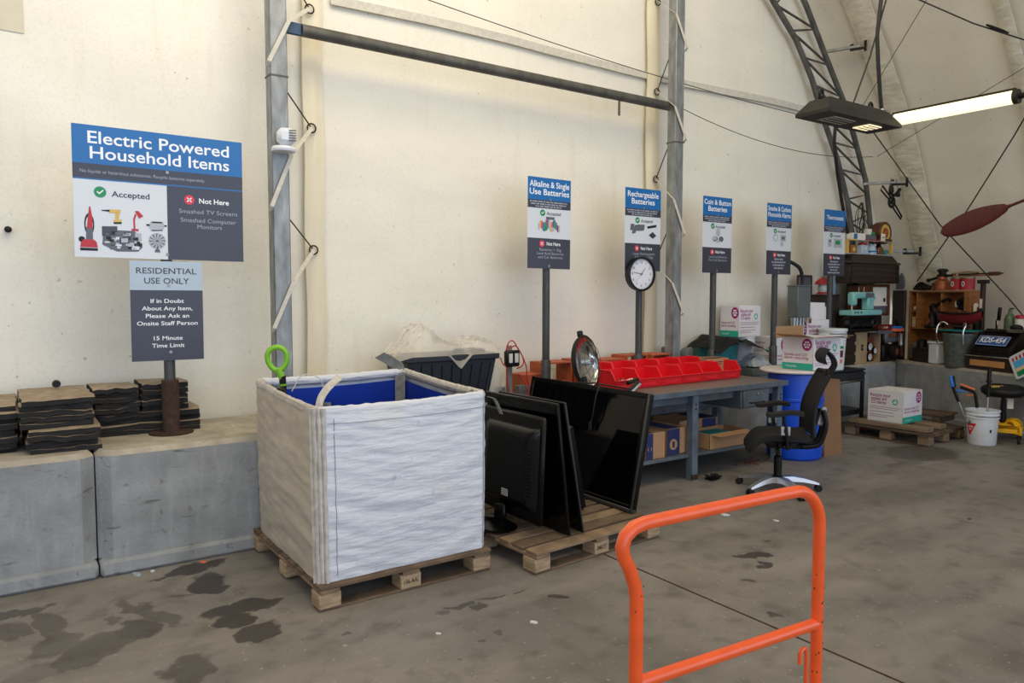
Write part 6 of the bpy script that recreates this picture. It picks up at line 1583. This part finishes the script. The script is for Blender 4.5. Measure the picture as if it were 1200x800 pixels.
# striped picture plate
t=sl('white edged plate with a red striped band, tilted on the ledge at right','plate','picture_plate',1.975,-.035,.955)
t.rotation_euler=(0,0,rad(SR)); A=R('X',84)@R('Z',30)
def rr(w,h,r,n=5):
    P=[]
    for cx,cy,a0 in ((w/2-r,h/2-r,0),(-w/2+r,h/2-r,90),(-w/2+r,-h/2+r,180),(w/2-r,-h/2+r,270)):
        for i in range(n+1): a=rad(a0+90*i/n); P.append((cx+r*math.cos(a),cy+r*math.sin(a)))
    return P
g=G('sign_white'); g.prism(rr(.52,.29,.035),.004,A)
B=lambda k:A@T(0,0,.0045+.0006*k)
g.use('sky_print').rect(-.225,-.02,.225,.065,B(1)); g.use('sand_print').flat([(-.225,-.06),(.225,-.06),(.225,-.0),(0,.01),(-.1,-.02),(-.225,-.02)],B(2)); g.use('ok_green').rect(-.225,-.12,.225,-.06,B(1)); g.use('ok_green').disc(-.02,-.07,.06,B(3)); g.use('sign_white').disc(-.02,-.075,.045,B(4)); g.use('ok_green').disc(-.02,-.075,.04,B(5))
g.use('red_print')
for k in range(9): g.rect(-.225+.05*k,.07,-.20+.05*k,.115,B(1))
g.build('plate',t)
# paddle resting on the bracing cables
t=thing('wooden_paddle','dark red wooden paddle lying across the bracing cables high on the right wall','paddle',(9.78,4.70,2.47))
d=Vector((0,-.895,.31)).normalized(); upv=Vector((0,.31,.895)).normalized()
A=frame((0,0,0),d,upv,Vector((1,0,0)))
P=[(0,.0),(.02,.07),(.08,.115),(.2,.13),(.4,.115),(.62,.06),(.75,.025),(.8,.02),(.8,-.02),(.75,-.025),(.6,-.065),(.4,-.105),(.2,-.125),(.08,-.11),(.02,-.06)]
g=G('paddle'); 
def pd(u,v):
    L=.82*u; hw=.128*max(.05,math.sin(PI*min(1,max(0,(u*.86+.11))))**.75) if u<.95 else .022
    if u>.8: hw=max(.02,hw)
    if u<.06: hw*=(u/.06)**.5*.9+.1
    a=2*PI*v; return A@Vector((L,hw*math.cos(a),.014*math.sin(a)))
g.grid(30,16,pd); g.build('blade',t,ang=60)
g=G('paddle'); g.tube([A@Vector((.78,0,0)),A@Vector((2.0,0,0))],.017,10); g.build('shaft',t)
# hanging metal linkage
t=thing('hanging_tool','dark iron linkage hanging from the wall bracket beside the truss','tool',(10.05,5.50,2.96))
g=G('iron_black')
def loop(a,b,r): 
    a=Vector(a);b=Vector(b);d=(b-a).normalized();n=Vector((d.z,0,-d.x)); g.tube([a+n*r,b+n*r*.6,b-n*r*.6,a-n*r],.011,6,True)
loop((-.24,0,.17),(.02,0,.02),.035); loop((.04,0,-.02),(.28,0,-.20),.035); g.tube([(.07*math.cos(2*PI*i/18)+.02,0,.07*math.sin(2*PI*i/18)) for i in range(18)],.016,7,True); g.ball((.02,0,0),.032); g.ball((.0,0,.16),(.05,.03,.07)); g.tube(sm([(.05,0,.09),(.14,0,.12),(.22,0,.19)]),.022,8); g.box((.16,0,.11),(.09,.04,.06),.01)
g.build('linkage',t)
g=G('wire_grey'); g.tube([(-.05,0,.20),(-.0,0,.32)],.004,5); g.tube([(.18,0,.16),(.12,0,.32)],.004,5); g.build('hanging_wire',t)
g=G('wire_grey'); rnd=random.Random(2)
for k in range(14): 
    x=rnd.uniform(-.08,.08); g.tube(sm([(x*.3,0,.45),(x*1.2,rnd.uniform(-.05,.05),.3),(x*1.6,rnd.uniform(-.04,.04),.12),(x*.8,0,0)],4),.005,5)
tag(g.build('wire_bundle',None,(9.72,5.72,2.5)),'loose bundle of thin wires hanging inside the foot of the truss','wire')
# dark smudges: things seen on the left edge of the wall
g=G('iron_black'); g.lathe([(.001,0),(.02,0),(.022,.03),(.001,.04)],12,R('X',90)); tag(g.build('dark_hook',None,(.055,5.995,2.13)),'small dark hook on the fabric wall at the far left edge','hook')
# ================================================================ LIGHT, SKY, CAMERA
w=bpy.data.worlds.new('world'); scn.world=w; w.use_nodes=True; nt=w.node_tree;N=nt.nodes;L=nt.links
bg=N['Background']; tc=N.new('ShaderNodeTexCoord'); 
def dotn(v):
    d=N.new('ShaderNodeVectorMath'); d.operation='DOT_PRODUCT'; d.inputs[1].default_value=Vector(v).normalized(); L.new(tc.outputs['Generated'],d.inputs[0]); return d.outputs['Value']
r1=N.new('ShaderNodeMapRange'); r1.inputs['From Min'].default_value=.0; r1.inputs['From Max'].default_value=.9; r1.interpolation_type='SMOOTHSTEP'; L.new(dotn((.35,-1,.12)),r1.inputs['Value'])
mx=N.new('ShaderNodeMix'); mx.data_type='RGBA'; mx.inputs[6].default_value=(.46,.43,.37,1); mx.inputs[7].default_value=(1.55,1.78,2.2,1)
L.new(r1.outputs[0],mx.inputs[0])
r2=N.new('ShaderNodeMapRange'); r2.inputs['From Min'].default_value=.15; r2.inputs['From Max'].default_value=.8; L.new(dotn((0,0,1)),r2.inputs['Value'])
m2=N.new('ShaderNodeMix'); m2.data_type='RGBA'; m2.inputs[7].default_value=(.62,.57,.46,1); L.new(mx.outputs[2],m2.inputs[6]); L.new(r2.outputs[0],m2.inputs[0])
L.new(m2.outputs[2],bg.inputs[0]); bg.inputs['Strength'].default_value=1.0
def area(name,loc,rot,sx,sy,p,col):
    l=bpy.data.lights.new(name,'AREA'); l.shape='RECTANGLE'; l.size=sx;l.size_y=sy;l.energy=p;l.color=col
    o=bpy.data.objects.new(name,l); C.objects.link(o); o.location=loc; o.rotation_euler=rot; return o
area('warm_wall_fill',(2.2,2.2,6.8),(rad(58),0,0),6,2.5,210,(1,.82,.52))  # unseen warm fill, added and aimed to tint the upper end wall
cd=bpy.data.cameras.new('camera'); co=bpy.data.objects.new('camera',cd); C.objects.link(co)
cd.lens=26.1; cd.sensor_width=36; co.location=(0,0,1.7); pitch=math.atan(55/870)
co.rotation_euler=(PI/2-pitch,0,-rad(90-55.5)); scn.camera=co; cd.clip_end=200; cd.clip_start=.05
vs=scn.view_settings; vs.view_transform='Standard'; vs.look='None'; vs.gamma=1; vs.use_curve_mapping=False; vs.exposure=0
